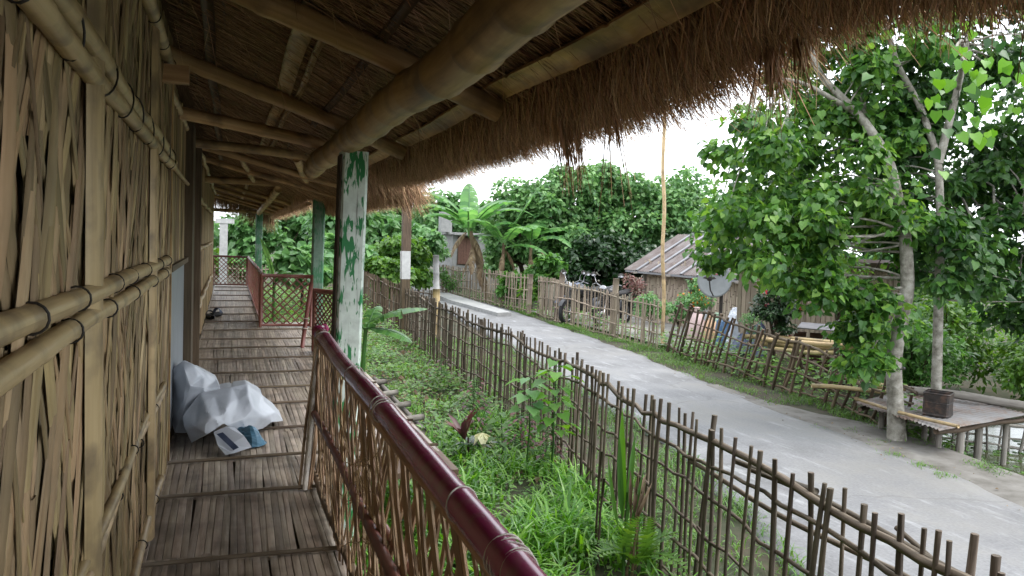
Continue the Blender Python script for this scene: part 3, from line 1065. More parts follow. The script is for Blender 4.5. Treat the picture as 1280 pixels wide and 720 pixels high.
RF = lambda x: 2.47 - .33 * x
for y0, x1, r_ in ((3.24, 1.12, .054), (5.17, 1.12, .05), (1.15, 1.1, .05), (-.8, 1.1, .05)):
    house_bamboo('rafter', (-.5, y0, RF(-.5)), (x1, y0 + .02, RF(x1)), r_, 'bamboo_brown', seed=int(y0 * 9) + 70, sides=14, wob=.006, parent=roof)
for y0, x1, za, zb, r_ in ((6.45, .95, 2.42, 2.24, .05), (8.0, .75, 2.37, 2.31, .045), (9.6, 1.5, 2.52, 2.1, .04), (11.3, 1.5, 2.53, 2.1, .04), (13.05, 1.55, 2.35, 2.345, .055),
                           (15.2, 1.1, 2.5, 2.1, .035), (17.4, 1.1, 2.5, 2.1, .035), (19.6, 1.1, 2.5, 2.1, .035), (21.6, 1.1, 2.5, 2.1, .035), (23.7, 1.1, 2.18, 2.16, .05)):
    house_bamboo('rafter' if za - zb > .1 else 'tie_beam', (-.45, y0, za), (x1, y0, zb), r_, 'bamboo_brown', seed=int(y0 * 9) + 70, wob=.006, parent=roof)
house_bamboo('eave_beam', (.665, -.4, 2.07), (.70, 7.3, 2.13), .084, 'bamboo_brown', seed=90, sides=20, wob=.012, seg=.42, parent=roof, swell=1.085)
house_bamboo('eave_beam', (1.42, 6.9, 2.2), (1.42, 13.3, 2.25), .06, 'bamboo_brown', seed=91, wob=.01, parent=roof)
house_bamboo('eave_beam', (.72, 12.9, 2.24), (.80, 24.2, 2.13), .06, 'bamboo_brown', seed=92, wob=.01, parent=roof)
house_bamboo('brace', (.62, 8.0, 2.28), (.95, 10.5, 2.24), .04, 'bamboo_brown', seed=93, parent=roof)
house_bamboo('brace', (.1, 9.6, 2.42), (.35, 12.9, 2.36), .035, 'bamboo_brown', seed=94, parent=roof)
# split-bamboo purlins, hollow side down
for x_, y0, y1, w_, mat in ((1.08, -1, 3.28, .10, 'bamboo_brown'), (1.08, 3.15, 6.8, .09, 'bamboo_brown'), (.30, 3.2, 5.3, .085, 'bamboo_pale'), (.31, 5.2, 8.4, .07, 'bamboo_brown'), (.385, 3.3, 8.4, .03, 'bamboo_pale'), (.85, -1, 8, .05, 'bamboo_dark'),
                           (-.12, -1, 12, .06, 'bamboo_dark'), (1.3, 13.6, 25, .07, 'bamboo_brown'), (.3, 13, 25, .06, 'bamboo_brown'), (1.55, 7.7, 13.5, .08, 'bamboo_brown'), (.58, -1, 6, .035, 'bamboo_dark')):
    m_ = MB()
    k_ = int((y1 - y0) / .015) + 2 if x_ > .25 and y0 < 5 and y1 < 9 else int((y1 - y0) / .3) + 2
    t = np.linspace(y0, y1, k_)
    Pm = np.zeros((k_, 7, 3))
    for j in range(7):
        a = math.pi * j / 6
        Pm[:, j, 0] = x_ + w_ / 2 * math.cos(a) + .008 * np.sin(t * 2.2 + x_ * 9)
        Pm[:, j, 1] = t
        Pm[:, j, 2] = zu(x_) - (.058 if x_ > 1.0 else .05) + .022 * math.sin(a) - .33 * w_ / 2 * math.cos(a) + .006 * np.sin(t * 3.1 + x_ * 4) - .007 * np.exp(-(((t + x_) % .42 - .2) / .014) ** 2)
    m_.grid(Pm)
    # lower lip gives it thickness
    Q_ = Pm.copy(); Q_[:, :, 2] -= .008
    m_.grid(Q_[:, ::-1])
    for j in (0, 6):
        m_.grid(np.stack([Pm[:, j], Q_[:, j]], 1))
    m_.build('purlin', MT[mat], roof, True)
# thin cane battens that the thatch is sewn to
for i in range(9):
    x_ = -.25 + i * .19
    m_ = MB(); bamboo(m_, (x_, -.5, zu(x_) - .012), (x_ + .02, 8, zu(x_) - .012), .0075, seg=.4, sides=6, seed=i + 120, wob=.012)
    m_.build('thatch_batten', MT['bamboo_dark'], roof, True)
# the short sawn block end that sticks out of the wall
m_ = MB(); m_.box((-.29, 4.62, 2.36), (.14, .09, .09)); m_.build('beam_end', MT['bamboo_brown'], house)

# --- posts
def post(loc, ztop, w_, mat, lean=(0, 0), label=None):
    m_ = MB()
    c_ = w_ / 2; e = c_ * .78
    sh = [(-c_, -e), (-e, -c_), (e, -c_), (c_, -e), (c_, e), (e, c_), (-e, c_), (-c_, e)]
    zs = np.linspace(-.7, ztop, 12)
    Pm = np.array([[(loc[0] + x * (1 + .03 * mnoise.noise((z * 2, x * 20, y * 20))) + lean[0] * (z - ztop), loc[1] + y + lean[1] * (z - ztop), z) for x, y in sh] for z in zs])
    m_.grid(Pm, wrap=True)
    m_.add(Pm[-1], np.arange(8)[None, :])
    return m_.build('post', MT[mat], house, label=label)


post((.745, 5.0), 2.055, .168, 'post_white', (.012, 0), 'white post with streaks of green paint')
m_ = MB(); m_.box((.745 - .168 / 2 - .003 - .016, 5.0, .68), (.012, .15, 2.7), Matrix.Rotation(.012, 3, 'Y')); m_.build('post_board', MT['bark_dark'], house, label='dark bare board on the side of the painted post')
post((1.4, 13.1), 2.3, .19, 'post_green', (.004, 0), 'mossy green post at the porch corner')
post((.82, 23.6), 2.12, .19, 'post_green', (0, 0), 'green post at the end of the veranda')
post((.80, 26.5), 2.1, .19, 'post_green', (0, 0)) if False else None
post((.66, -.6), 2.0, .185, 'post_white', (0, 0))

# ================================================================== RAILINGS
def lath_mesh(mat, seed):
    q = random.Random(seed)
    t = np.linspace(0, 1, 5)
    bx = q.uniform(-1, 1) * .35
    P_ = np.zeros((5, 4, 3))
    for k, (sx, sy) in enumerate(((-.5, -.14), (.5, -.14), (.5, .14), (-.5, .14))):
        P_[:, k, 0] = sx * (1 + .15 * np.sin(t * 7 + seed)) + bx * np.sin(t * math.pi) * 1.3
        P_[:, k, 1] = sy * .8 + .3 * np.sin(t * 2 * math.pi + seed)
        P_[:, k, 2] = t
    mb = MB(); mb.grid(P_, wrap=True)
    return mb.mesh('lath', MT[mat], False)


LATH = [lath_mesh('lath', i) for i in range(6)]
LATHM = [lath_mesh('maroon_dull', i + 20) for i in range(4)]

rl = thing('veranda_railing', 'glossy maroon bamboo handrail over a lattice of thin split bamboo laths along the veranda', 'railing', (.52, 2.4, 0))
m_ = MB(); bamboo(m_, (.50, .2, .896), (.515, 4.72, .925), .037, seg=.36, sides=20, seed=5, wob=.005, swell=1.035)
hr = m_.build('handrail', MT['maroon'], rl, True)
for yc, k in ((1.25, 3), (1.32, 2), (1.62, 1), (2.55, 2), (3.25, 1), (2.62, 1), (4.4, 2)):
    for j in range(k):
        m_ = MB(); ring(m_, (.4995 + yc * .0033, yc + j * .02 + R.uniform(-.006, .006), .895 + yc * .0064), (R.uniform(-.3, .3), 1, R.uniform(-.3, .3)), .042, .0022, n=22)
        m_.build('tie_cord', MT['cord'], hr, True)
m_ = MB(); bamboo(m_, (.497, .2, .845), (.513, 4.7, .874), .018, seg=.5, seed=6, wob=.004); m_.build('under_rail', MT['lath'], rl, True)
m_ = MB(); bamboo(m_, (.495, .2, .48), (.498, 4.75, .445), .02, seg=.4, seed=7, wob=.007); m_.build('middle_rail', MT['maroon_dull'], rl, True)
m_ = MB(); bamboo(m_, (.545, .2, .49), (.545, 4.72, .46), .015, seg=.4, seed=8, wob=.007); m_.build('middle_rail', MT['maroon_dull'], rl, True)
m_ = MB(); bamboo(m_, (.525, .2, .05), (.525, 4.75, .05), .02, seg=.4, seed=9, wob=.01); m_.build('bottom_rail', MT['bamboo_dark'], rl, True)
yv = .1
while yv < 4.62:
    for sgn, x_ in ((1, .512), (-1, .531)):
        n_l = 1 if yv < 2.6 else R.choice((1, 1, 2))
        for _ in range(n_l):
            tl = sgn * abs(R.gauss(.56, .09))
            y0 = yv + R.uniform(-.018, .018)
            p0 = (x_ + R.uniform(-.006, .006), y0 - tl * .44, .015)
            p1 = (x_ + R.uniform(-.006, .006), y0 + tl * .44, .9)
            put('lath', R.choice(LATH), rl, p0, p1, (R.uniform(.022, .032) if yv < 2.8 else R.uniform(.016, .026)), roll=math.pi / 2 + R.uniform(-.2, .2))
    yv += R.uniform(.07, .095)
# bundle that makes the end post
for i in range(9):
    x_, y_ = .49 + R.uniform(-.035, .035), 4.66 + R.uniform(-.05, .05)
    put('post_cane', R.choice(LATH), rl, (x_ - .045 + R.uniform(-.02, .02), y_ - .05, .0), (x_ + .02, y_, .86), R.uniform(.016, .026), R.uniform(0, 3))
m_ = MB(); m_.tube([(.445, 4.57, 0), (.47, 4.6, .3), (.49, 4.63, .62), (.5, 4.66, .9)], [.016, .02, .017, .014], 7)
m_.build('end_post', MT['cord'], rl, True)
m_ = MB(); m_.tube([(.52, 4.70, .925), (.545, 4.80, .924), (.57, 4.90, .922)], .033, 14); m_.build('handrail_end', MT['maroon'], rl, True)
# loose raffia caught in the laths
for i in range(9):
    yc, zc = R.uniform(2.6, 3.1), R.uniform(.42, .62)
    a0 = R.uniform(0, 6)
    P_ = []
    for t in np.linspace(0, 1, 16):
        P_.append((.485 + .012 * math.sin(t * 9 + i), yc + (t - .5) * R.uniform(.75, .8) * (1 if i % 2 else .6) + .03 * math.sin(t * 8 + a0), zc + .18 * math.sin(t * math.pi + a0 * .2) * (1 if i % 3 else -.8) + .02 * math.sin(t * 13 + i)))
    m_ = MB(); m_.tube(P_, .0018, 5); m_.build('loose_cord', MT['cord_tan'], rl, True)
P_ = [(.48, 4.3 - 1.5 * t, .62 - .45 * math.sin(t * 2.6) + .02 * math.sin(t * 17)) for t in np.linspace(0, 1, 24)]
m_ = MB(); m_.tube(P_, .002, 5); m_.build('loose_cord', MT['cord_tan'], rl, True)


def lattice(name, label, p0, p1, h, cell, group=None, mats=(LATHM, 'maroon_dull'), z0=.03, w_=.02):
    """a framed panel of crossed laths between two points"""
    p0, p1 = Vector(p0), Vector(p1)
    L = (p1 - p0).length
    d = (p1 - p0) / L
    nn = Vector((-d.y, d.x, 0))
    t_ = thing(name, label, 'railing', tuple((p0 + p1) / 2), group)
    Z = Vector((0, 0, 1))
    for nm, a, b_, r_ in (('top_rail', p0 + Z * h, p1 + Z * h, .03), ('bottom_rail', p0 + Z * z0, p1 + Z * z0, .022)):
        m_ = MB(); bamboo(m_, a, b_, r_, seg=.4, seed=int(L * 100)); m_.build(nm, MT[mats[1]], t_, True)
    for q_ in (p0, p1):
        m_ = MB(); m_.tube([q_, q_ + Z * (h + .03)], .026, 8); m_.build('end_stile', MT[mats[1]], t_, True)
    H = h - z0
    for sgn in (1, -1):
        s_ = -H
        while s_ < L + H:
            # line u = s + sgn*v
            pts = []
            u0, u1 = (s_, s_ + H) if sgn > 0 else (s_ + H, s_)
            va, vb = 0., H
            a, b_ = u0, u1
            if a == b_:
                s_ += cell; continue
            k = (b_ - a) / H
            lo, hi = 0., H
            for lim in (0., L):
                v_ = (lim - a) / k
                if k > 0:
                    if lim == 0.: lo = max(lo, v_)
                    else: hi = min(hi, v_)
                else:
                    if lim == 0.: hi = min(hi, v_)
                    else: lo = max(lo, v_)
            if hi - lo > .05:
                A = p0 + d * (a + k * lo) + Z * (z0 + lo) + nn * (.008 * sgn)
                B = p0 + d * (a + k * hi) + Z * (z0 + hi) + nn * (.008 * sgn)
                put('lath', R.choice(mats[0]), t_, A, B, w_ * R.uniform(.8, 1.2), math.atan2(d.y, d.x))
            s_ += cell * R.uniform(.9, 1.1)
    return t_


lattice('lattice_panel', 'dark red diamond lattice panel standing across the veranda where the porch ends', (.5, 13.0, 0), (1.3, 13.0, 0), .84, .13)
lattice('lattice_panel', 'long dark red lattice railing running along the narrow far stretch of veranda', (.52, 13.15, 0), (.53, 23.3, 0), .85, .15)
lattice('lattice_panel', 'red lattice panel closing the far end of the veranda under the eave', (-.42, 23.45, 0), (.5, 23.45, 0), .84, .12)
lattice('lattice_panel', 'short dark red lattice panel beside the white and green post', (1.06, 10.2, 0), (1.46, 9.6, 0), .80, .075)
pst = thing('railing_post', 'leaning maroon and white painted railing post beside the porch lattice', 'post', (1.0, 10.6, 0))
m_ = MB(); bamboo(m_, (.95, 10.55, 0), (1.07, 10.75, .86), .028, sides=12, seed=3); m_.build('shaft', MT['maroon_dull'], pst, True)
m_ = MB(); ring(m_, (.985, 10.61, .25), (.12, .2, .86), .04, .006); ring(m_, (1.0, 10.63, .38), (.12, .2, .86), .04, .006); m_.build('tie_cord', MT['cord'], pst, True)

# ================================================================== FENCES
FST = {'fence': stick_set('picket', MT['fence']), 'fence_pale': stick_set('picket', MT['fence_pale']),
       'fence_brown': stick_set('picket', MT['fence_brown']), 'fence_grey': stick_set('picket', MT['fence_grey'])}


def fence(name, label, path, spacing, rails, mat, pr, rr, lean=(0, 0), stakes=2.2, jit=.03, wave=.02, cat='fence', over=(.025, .08), weave=.02, piece=2.6, top=1.35, skew=.02, seed=1):
    q = random.Random(seed)
    pth = np.array(path, float)
    s = np.r_[0, np.cumsum(np.linalg.norm(np.diff(pth[:, :2], axis=0), axis=1))]
    at = lambda u: np.array([np.interp(u, s, pth[:, k]) for k in range(4)])
    mid = at(s[-1] / 2)
    t_ = thing(name, label, cat, (mid[0], mid[1], mid[2]))
    u = spacing * .3
    nd = lambda uu: nrm((at(min(s[-1], uu + .1)) - at(max(0, uu - .1)))[:2][None])[0]
    while u < s[-1]:
        x, y, zb, zt = at(u)
        d = nd(u)
        hh = zt - zb
        sk = q.gauss(0, skew)
        side = q.choice((-1, 1)) * weave
        p0 = (x - d[1] * side, y + d[0] * side, zb - .08)
        tx = hh * lean[0] + d[0] * sk * hh; ty = hh * lean[1] + d[1] * sk * hh
        p1 = (x - d[1] * side + tx, y + d[0] * side + ty, zt + q.uniform(*over))
        put('picket', q.choice(FST[mat]), t_, p0, p1, pr * q.uniform(.75, 1.2), q.uniform(0, 6))
        u += spacing * q.uniform(1 - jit * 10, 1 + jit * 10)
    for k, f in enumerate(rails):
        u = -q.uniform(0, 1.)
        ph = q.uniform(0, 6)
        while u < s[-1] - .3:
            u1 = min(s[-1] + .1, u + piece * q.uniform(.8, 1.25))
            us = np.arange(max(0, u), u1 + .001, .17 if pr > .009 else .3)
            if len(us) < 3:
                break
            pts = []
            for i, w_ in enumerate(us):
                x, y, zb, zt = at(w_)
                d = nd(w_)
                h_ = (zt - zb) * f + wave * math.sin(w_ * 2.3 + ph) + q.gauss(0, wave * .35)
                lat = math.sin(w_ * 19 + ph * 3 + k) * weave * .7
                pts.append((x + lean[0] * h_ - d[1] * lat, y + lean[1] * h_ + d[0] * lat, zb + h_))
            r_ = rr * (top if k == len(rails) - 1 else 1) * q.uniform(.85, 1.15)
            m_ = MB(); m_.tube(pts, r_ * np.array([q.uniform(.88, 1.1) for _ in pts]) * np.linspace(1.1, .8, len(pts)), 6)
            m_.build('rail', MT[mat], t_, True)
            u = u1 - q.uniform(.15, .5)
    if stakes:
        u = stakes * .5
        while u < s[-1]:
            x, y, zb, zt = at(u)
            hh = zt - zb
            put('stake', q.choice(FST[mat]), t_, (x + .04, y, zb - .1), (x + .04 + lean[0] * hh + q.gauss(0, .03), y + lean[1] * hh + q.gauss(0, .03), zt + .08), pr * 1.3, q.uniform(0, 6))
            u += stakes * q.uniform(.75, 1.25)
    return t_


garden = fence('garden_fence', 'dark weathered bamboo fence of crooked pickets and wavy rails between garden and road',
               [(2.42, .9, -.6, .43), (2.48, 1.78, -.6, .43), (2.54, 2.9, -.6, .44), (2.72, 4.35, -.6, .44), (2.98, 6.3, -.6, .44), (3.2, 8.5, -.6, .43), (3.3, 11.7, -.6, .44), (3.62, 16.3, -.6, .42)],
               .108, (.06, .24, .44, .64, .83, .955), 'fence', .0125, .0115, seed=5, wave=.026, weave=.014, top=1.6, piece=4.5)
# broken poles lashed under the garden fence top
for a, b_, r_ in (((2.50, 1.3, .37), (2.60, 3.25, .37), .013), ((2.585, 2.75, .42), (2.64, 3.45, .34), .016), ((2.58, 2.0, .20), (2.66, 3.9, .21), .014), ((2.55, 1.9, .26), (2.57, 2.3, .40), .011)):
    m_ = MB(); bamboo(m_, a, b_, r_, seg=.3, sides=7, seed=int(r_ * 9000), wob=.012); m_.build('split_pole', MT['fence'], garden, True)

fence('garden_fence', 'shadowy stretch of bamboo fence beyond the white banded post, seen past the veranda posts',
      [(3.66, 16.5, -.6, .42), (3.8, 20, -.6, .44), (4.0, 24, -.6, .42), (4.2, 29.3, -.6, .42)], .15, (.1, .33, .6, .93), 'fence_brown', .015, .014, seed=8)
fence('picket_fence', 'pale brushwood fence crossing behind the garden at the end of the veranda', [(-2.4, 29.4, -.6, .35), (1.5, 29.6, -.6, .32), (4.2, 29.4, -.6, .36)], .14, (.25, .6, .9), 'fence_pale', .018, .016, seed=9)

POSTG = None
pw = thing('wooden_post', 'tall brown wooden post with a white painted band standing at the garden fence', 'post', (3.66, 16.4, -.6))
for nm, z0, z1, w_, mt in (('lower_shaft', -.75, .66, .185, 'bamboo_dark'), ('white_band', .66, 1.27, .19, 'white_paint'), ('upper_shaft', 1.27, 3.2, .18, 'fence_brown')):
    m_ = MB(); m_.box((3.63 - .03 * z0 * .5, 16.4, (z0 + z1) / 2), (w_, w_, z1 - z0 - .002), Matrix.Rotation(-.02, 3, 'Y')); m_.build(nm, MT[mt], pw)
pw = thing('bamboo_post', 'shorter bamboo post with a pale whitewashed top at the garden fence corner', 'post', (4.34, 16.38, -.6))
m_ = MB(); bamboo(m_, (4.36, 16.38, -.7), (4.33, 16.38, .45), .085, seg=.4, seed=3); m_.build('shaft', MT['bamboo_pale'], pw, True)
m_ = MB(); bamboo(m_, (4.33, 16.38, .451), (4.3, 16.38, 1.2), .07, seg=.4, seed=4); m_.build('whitewashed_top', MT['concrete_pale'], pw, True)
fence('garden_fence', 'short return of bamboo fence joining the white banded post to the whitewashed bamboo post', [(3.68, 16.45, -.6, .4), (4.3, 16.42, -.6, .36)], .09, (.1, .3, .52, .75, .97), 'fence', .014, .014, stakes=0, seed=14)

fence('roadside_fence', 'pale upright bamboo fence in front of the yard with the tin roofed hut',
      [(8.5, 19.3, -.6, .53), (8.47, 17.5, -.6, .5), (8.48, 15.6, -.6, .42), (8.47, 13.7, -.6, .34)], .125, (.04, .35, .62, .95), 'fence_pale', .016, .017, seed=21, stakes=2.3, skew=.03)
fence('yard_gate', 'pale woven bamboo gate between two posts on the far side of the road', [(8.78, 21.2, -.6, .52), (8.62, 19.5, -.6, .54)], .085, (.05, .5, .93), 'fence_pale', .016, .02, stakes=0, cat='gate', seed=22)
fence('roadside_fence', 'pale bamboo fence half hidden in weeds beyond the gate, below the banana plants',
      [(8.3, 31, -.6, .5), (8.3, 28, -.6, .5), (8.42, 25, -.6, .54), (8.56, 21.4, -.6, .56)], .14, (.1, .35, .62, .93), 'fence_pale', .018, .018, seed=23, skew=.05)
for x, y, h, r_, lab in ((8.56, 21.35, .62, .07, 'thick yellowish bamboo gate post standing beside the weedy fence'), (8.7, 19.35, .78, .08, 'tall pale gate post between the gate and the yard fence'),
                         (8.75, 16.3, .78, .075, 'pale stake rising above the yard fence beside the pinkish shrub')):
    p_ = thing('gate_post', lab, 'post', (x, y, -.6))
    m_ = MB(); bamboo(m_, (x, y, -.7), (x + .02, y, h), r_, seg=.4, seed=int(y)); m_.build('shaft', MT['fence_pale'], p_, True)
    m_ = MB(); ring(m_, (x, y, h * .5), (0, 0, 1), r_ * 1.05, .006); m_.build('lashing', MT['dark_wire'], p_, True)

fence('leaning_fence', 'brown ramshackle fence of split bamboo leaning along the roadside by the trees',
      [(8.5, 13.6, -.6, .44), (8.3, 12.2, -.6, .34), (8.08, 10.2, -.6, .24), (7.98, 8.8, -.62, .12), (7.82, 7.4, -.66, -.02), (7.75, 6.95, -.7, -.1)], .2, (.12, .42, .72, .98), 'fence_brown', .022, .017,
      lean=(.06, -.32), seed=31, skew=.12, stakes=1.3, wave=.03, piece=2.2)
fence('pond_fence', 'low grey bamboo fence standing in the shallows of the pond', [(8.35, 7.75, -.95, -.55), (9.15, 7.24, -1.0, -.58), (9.8, 6.75, -1.05, -.6), (11.4, 5.6, -1.05, -.62)], .11, (.3, .6, .92), 'fence_grey', .017, .016,
      seed=33, skew=.1, stakes=.8)

tb = thing('bamboo_pole', 'very tall thin bamboo pole standing upright at the roadside fence', 'pole', (9.0, 14.42, -.6))
m_ = MB(); bamboo(m_, (9.0, 14.42, -.7), (8.72, 14.6, 6.6), .04, seg=.5, seed=6, wob=.02); m_.build('culm', MT['bamboo_pale'], tb, True)

# bamboo ladder lying in the weeds
ld = thing('bamboo_ladder', 'short bamboo ladder lying in the weeds below the veranda railing', 'ladder', (2.0, 9, -.5))
for dx in (-.17, -.05):
    m_ = MB(); bamboo(m_, (1.98 + dx, 10.5, -.44), (1.96 + dx, 7.55, -.46), .035, seg=.35, sides=9, seed=int(dx * 100) + 40); m_.build('ladder_rail', MT['fence_grey'], ld, True)
for y in (9.9, 9.15, 8.45, 7.8):
    m_ = MB(); bamboo(m_, (1.77, y, -.385), (1.98, y + .03, -.37), .034, seg=.2, sides=9, seed=int(y * 7)); m_.build('rung', MT['fence_grey'], ld, True)

# ================================================================== THINGS ON THE VERANDA FLOOR
def crumple(mb, c, rx, ry, rz, seed, planes=36, res=(44, 30), lobes=(), fold=.05, fr=2.3, tilt=0.):
    q = np.random.default_rng(seed)
    N = nrm(q.normal(size=(planes, 3)))
    N[:, 2] = np.abs(N[:, 2]) * .8
    N = nrm(N)
    D = q.uniform(.72, 1.02, planes)
    a, b_ = res
    P_ = np.zeros((b_, a, 3))
    for i in range(b_):
        ph = (i / (b_ - 1)) * (math.pi * .56)
        for j in range(a):
            th = 2 * math.pi * j / a
            d = np.array([math.sin(ph) * math.cos(th), math.sin(ph) * math.sin(th), math.cos(ph)])
            dots = N @ d
            r_ = np.min(np.where(dots > .05, D / np.maximum(dots, .05), 9))
            r_ = min(r_, 1.18)
            v_ = Vector(d * fr)
            f = 0
            for o_, am in ((1, 1.), (2.1, .5), (4.3, .22)):
                f += am * (1 - 2 * abs(mnoise.noise(v_ * o_ + Vector((seed, seed * .7, 0)))) * 1.6)
            r_ += fold * f - fold * .6
            for (lx, ly, lz, amp, k_) in lobes:
                w_ = max(0, d @ nrm(np.array([lx, ly, lz])))
                r_ += amp * w_ ** k_
            P_[i, j] = np.array(c) + d * r_ * np.array([rx, ry, rz])
    P_[:, :, 2] = np.maximum(P_[:, :, 2], c[2] + .004)
    mb.grid(P_, wrap=True)


bag = thing('plastic_sheet', 'crumpled heap of white plastic sheeting on the veranda floor against the wall', 'plastic sheet', (0, 5.9, 0))
from mathutils.geometry import delaunay_2d_cdt


def folded(name, pts, hull, back, seed):
    """stiff sheeting in flat facets: a folded face and a plainer back, closed along the outline"""
    P_ = np.array(pts)
    vs_, es_, fs_, oi, _, _ = delaunay_2d_cdt([Vector((p[0], p[2])) for p in P_], [(hull[i], hull[(i + 1) % len(hull)]) for i in range(len(hull))], [], 1, 1e-5)
    src = [o[0] for o in oi]
    F_ = [np.array([[P_[src[i]] for i in f]])[0] for f in fs_]
    V_ = P_[src]
    tri = np.array([list(f) for f in fs_ if len(f) == 3])
    # one subdivision with a little crease noise
    for _k in range(3):
        mid = {}
        V_ = list(V_)
        new = []
        def mp_(i, j):
            key = (min(i, j), max(i, j))
            if key not in mid:
                m0 = (V_[i] + V_[j]) / 2
                mid[key] = len(V_)
                n0 = mnoise.noise(Vector(m0 * 9) + Vector((seed, 0, 0))) * (.008, .004, .002)[_k]
                V_.append(m0 + np.array([n0 * .4, n0, n0 * .4]))
            return mid[key]
        for i, j, k in tri:
            x_, y_, z_ = mp_(i, j), mp_(j, k), mp_(k, i)
            new += [(i, x_, z_), (x_, j, y_), (z_, y_, k), (x_, y_, z_)]
        V_ = np.array(V_); tri = np.array(new)
    for _k in range(2):
        acc = np.zeros_like(V_); cnt = np.zeros(len(V_))
        for i, j in ((0, 1), (1, 2), (2, 0)):
            np.add.at(acc, tri[:, i], V_[tri[:, j]]); np.add.at(cnt, tri[:, i], 1)
            np.add.at(acc, tri[:, j], V_[tri[:, i]]); np.add.at(cnt, tri[:, j], 1)
        V_ = V_ * .55 + .45 * acc / cnt[:, None]
    for i in range(len(V_)):
        w0 = Vector(V_[i] * 7) + Vector((seed, 2, 5))
        cr_ = 1 - 2.2 * abs(mnoise.noise(w0))
        V_[i, 1] -= .012 * max(0, cr_) ** 4
    V_[:, 2] = np.maximum(V_[:, 2], .004)
    e_ = {}
    for t_ in tri:
        for i in range(3):
            k_ = tuple(sorted((t_[i], t_[(i + 1) % 3]))); e_[k_] = e_.get(k_, 0) + 1
    bd = {i for k_, c_ in e_.items() if c_ == 1 for i in k_}
    Bk = V_.copy()
    for i in range(len(V_)):
        if i not in bd:
            Bk[i, 1] += back + .04 * mnoise.noise(Vector(V_[i] * 6)); Bk[i, 2] *= .92
    m_ = MB()
    m_.add(np.concatenate([V_, Bk]), np.concatenate([tri, tri[:, ::-1] + len(V_)]))
    ob_ = m_.build(name, MT['white_tarp'], bag, True)
    ob_.data.set_sharp_from_angle(angle=rad(28))
    return ob_


LB = [(-.310, 6.150, .545), (-.399, 6.120, .473), (-.411, 6.200, .323), (-.238, 6.100, .518), (-.070, 6.200, .383), (-.040, 6.050, .349), (-.250, 5.950, .381), (-.40, 6.12, .14), (-.295, 5.950, .199), (-.288, 6.0, .491),
      (-.161, 6.1, .426), (-.36, 6.05, .005), (-.06, 6.05, .005), (-.2, 5.98, .12), (-.35, 6.03, .4), (-.2, 6.02, .44), (-.14, 6.0, .35), (-.34, 6.06, .27), (-.27, 5.97, .3)]
folded('sheet_fold', LB, [0, 1, 2, 7, 11, 12, 5, 4, 3], .3, 3)
MBG = [(-.293, 5.78, .2), (.038, 6.02, .357), (.145, 6.08, .36), (.261, 6.2, .256), (.272, 6.1, .22), (.37, 6.1, .134), (.437, 6.25, .02), (.33, 6.02, .069), (.264, 5.98, .031), (.124, 5.78, .05), (-.013, 5.62, .168), (-.23, 5.745, .005),
       (-.115, 5.57, .108), (-.268, 5.7, .118), (-.19, 5.98, .322), (-.105, 5.6, .233), (.011, 5.74, .269), (.08, 5.88, .281), (.184, 5.82, .223), (.231, 5.98, .216), (-.15, 5.78, .295), (.121, 5.74, .17), (-.194, 5.6, .167),
       (.15, 5.92, .315), (.094, 5.98, .328), (.265, 5.9, .149), (-.086, 5.9, .312), (-.041, 5.66, .224), (.026, 5.66, .156)]
folded('crumpled_sheet', MBG, [0, 13, 11, 12, 10, 9, 8, 7, 6, 5, 4, 3, 2, 1, 14], .38, 8)
m_ = MB()
# flap of sheet turned over on the floor, and the blue lining
m_.grid(np.array([[(-.08, 5.60, .12), (.0, 5.62, .15), (.06, 5.66, .13)], [(-.05, 5.46, .06), (.02, 5.47, .05), (.12, 5.52, .10)], [(.0, 5.38, .012), (.05, 5.38, .02), (.17, 5.48, .03)]]))
m_.build('sheet_flap', MT['white_tarp'], bag)
m_ = MB(); crumple(m_, (.14, 5.68, .005), .12, .12, .13, 5, 14, (24, 14), fold=.04); m_.build('blue_lining', MT['blue_tarp'], bag)
m_ = MB()
m_.grid(np.array([[(-.06, 5.545, .112), (-.02, 5.55, .122)], [(.05, 5.40, .032), (.085, 5.415, .045)]]) + [0, -.004, .006])
m_.build('dark_strap', MT['navy_tarp'], bag)

def sole(mb, c, L, w_, ang, h=.03):
    t = np.linspace(0, 1, 9)
    wd = w_ * (.35 + .65 * np.sin(np.clip(t, .05, .95) * math.pi) ** .5) * (1 - .12 * np.cos(t * 7))
    P_ = []
    for k, (f, z) in enumerate(((-.5, 0), (-.5, h), (-.3, h + .01), (.3, h + .01), (.5, h), (.5, 0))):
        P_.append(np.stack([f * wd, (t - .5) * L, np.full(9, z) + (.012 * (t - .5) ** 2)], 1))
    P_ = np.stack(P_, 1)
    ca, sa = math.cos(ang), math.sin(ang)
    P_ = np.stack([P_[..., 0] * ca - P_[..., 1] * sa + c[0], P_[..., 0] * sa + P_[..., 1] * ca + c[1], P_[..., 2] + c[2]], -1)
    mb.grid(P_, wrap=True)


def strap(mb, c, w_, ang, h=.07):
    ca, sa = math.cos(ang), math.sin(ang)
    P_ = []
    for dy in (-.05, .0, .05):
        row = []
        for a in np.linspace(0, math.pi, 9):
            x, z = w_ * .52 * math.cos(a), .02 + h * math.sin(a)
            row.append((c[0] + x * ca - (dy + .05) * sa, c[1] + x * sa + (dy + .05) * ca, c[2] + z * (1 - .3 * (dy > 0))))
        P_.append(row)
    mb.grid(np.array(P_))


for cx, cy, ang, lab in ((-.29, 14.3, .2, 'dark slipper set flat against the wall on the veranda floor'), (-.2, 14.75, -.5, 'dark slipper turned outwards on the veranda floor')):
    sp_ = thing('slipper', lab, 'slipper', (cx, cy, 0), 'slippers left by the wall')
    m_ = MB(); sole(m_, (cx, cy, .004), .34, .13, ang, .05); m_.build('sole', MT['rubber'], sp_, True)
    m_ = MB(); strap(m_, (cx, cy, .04), .13, ang, .09); m_.build('strap', MT['navy_tarp'], sp_, True)

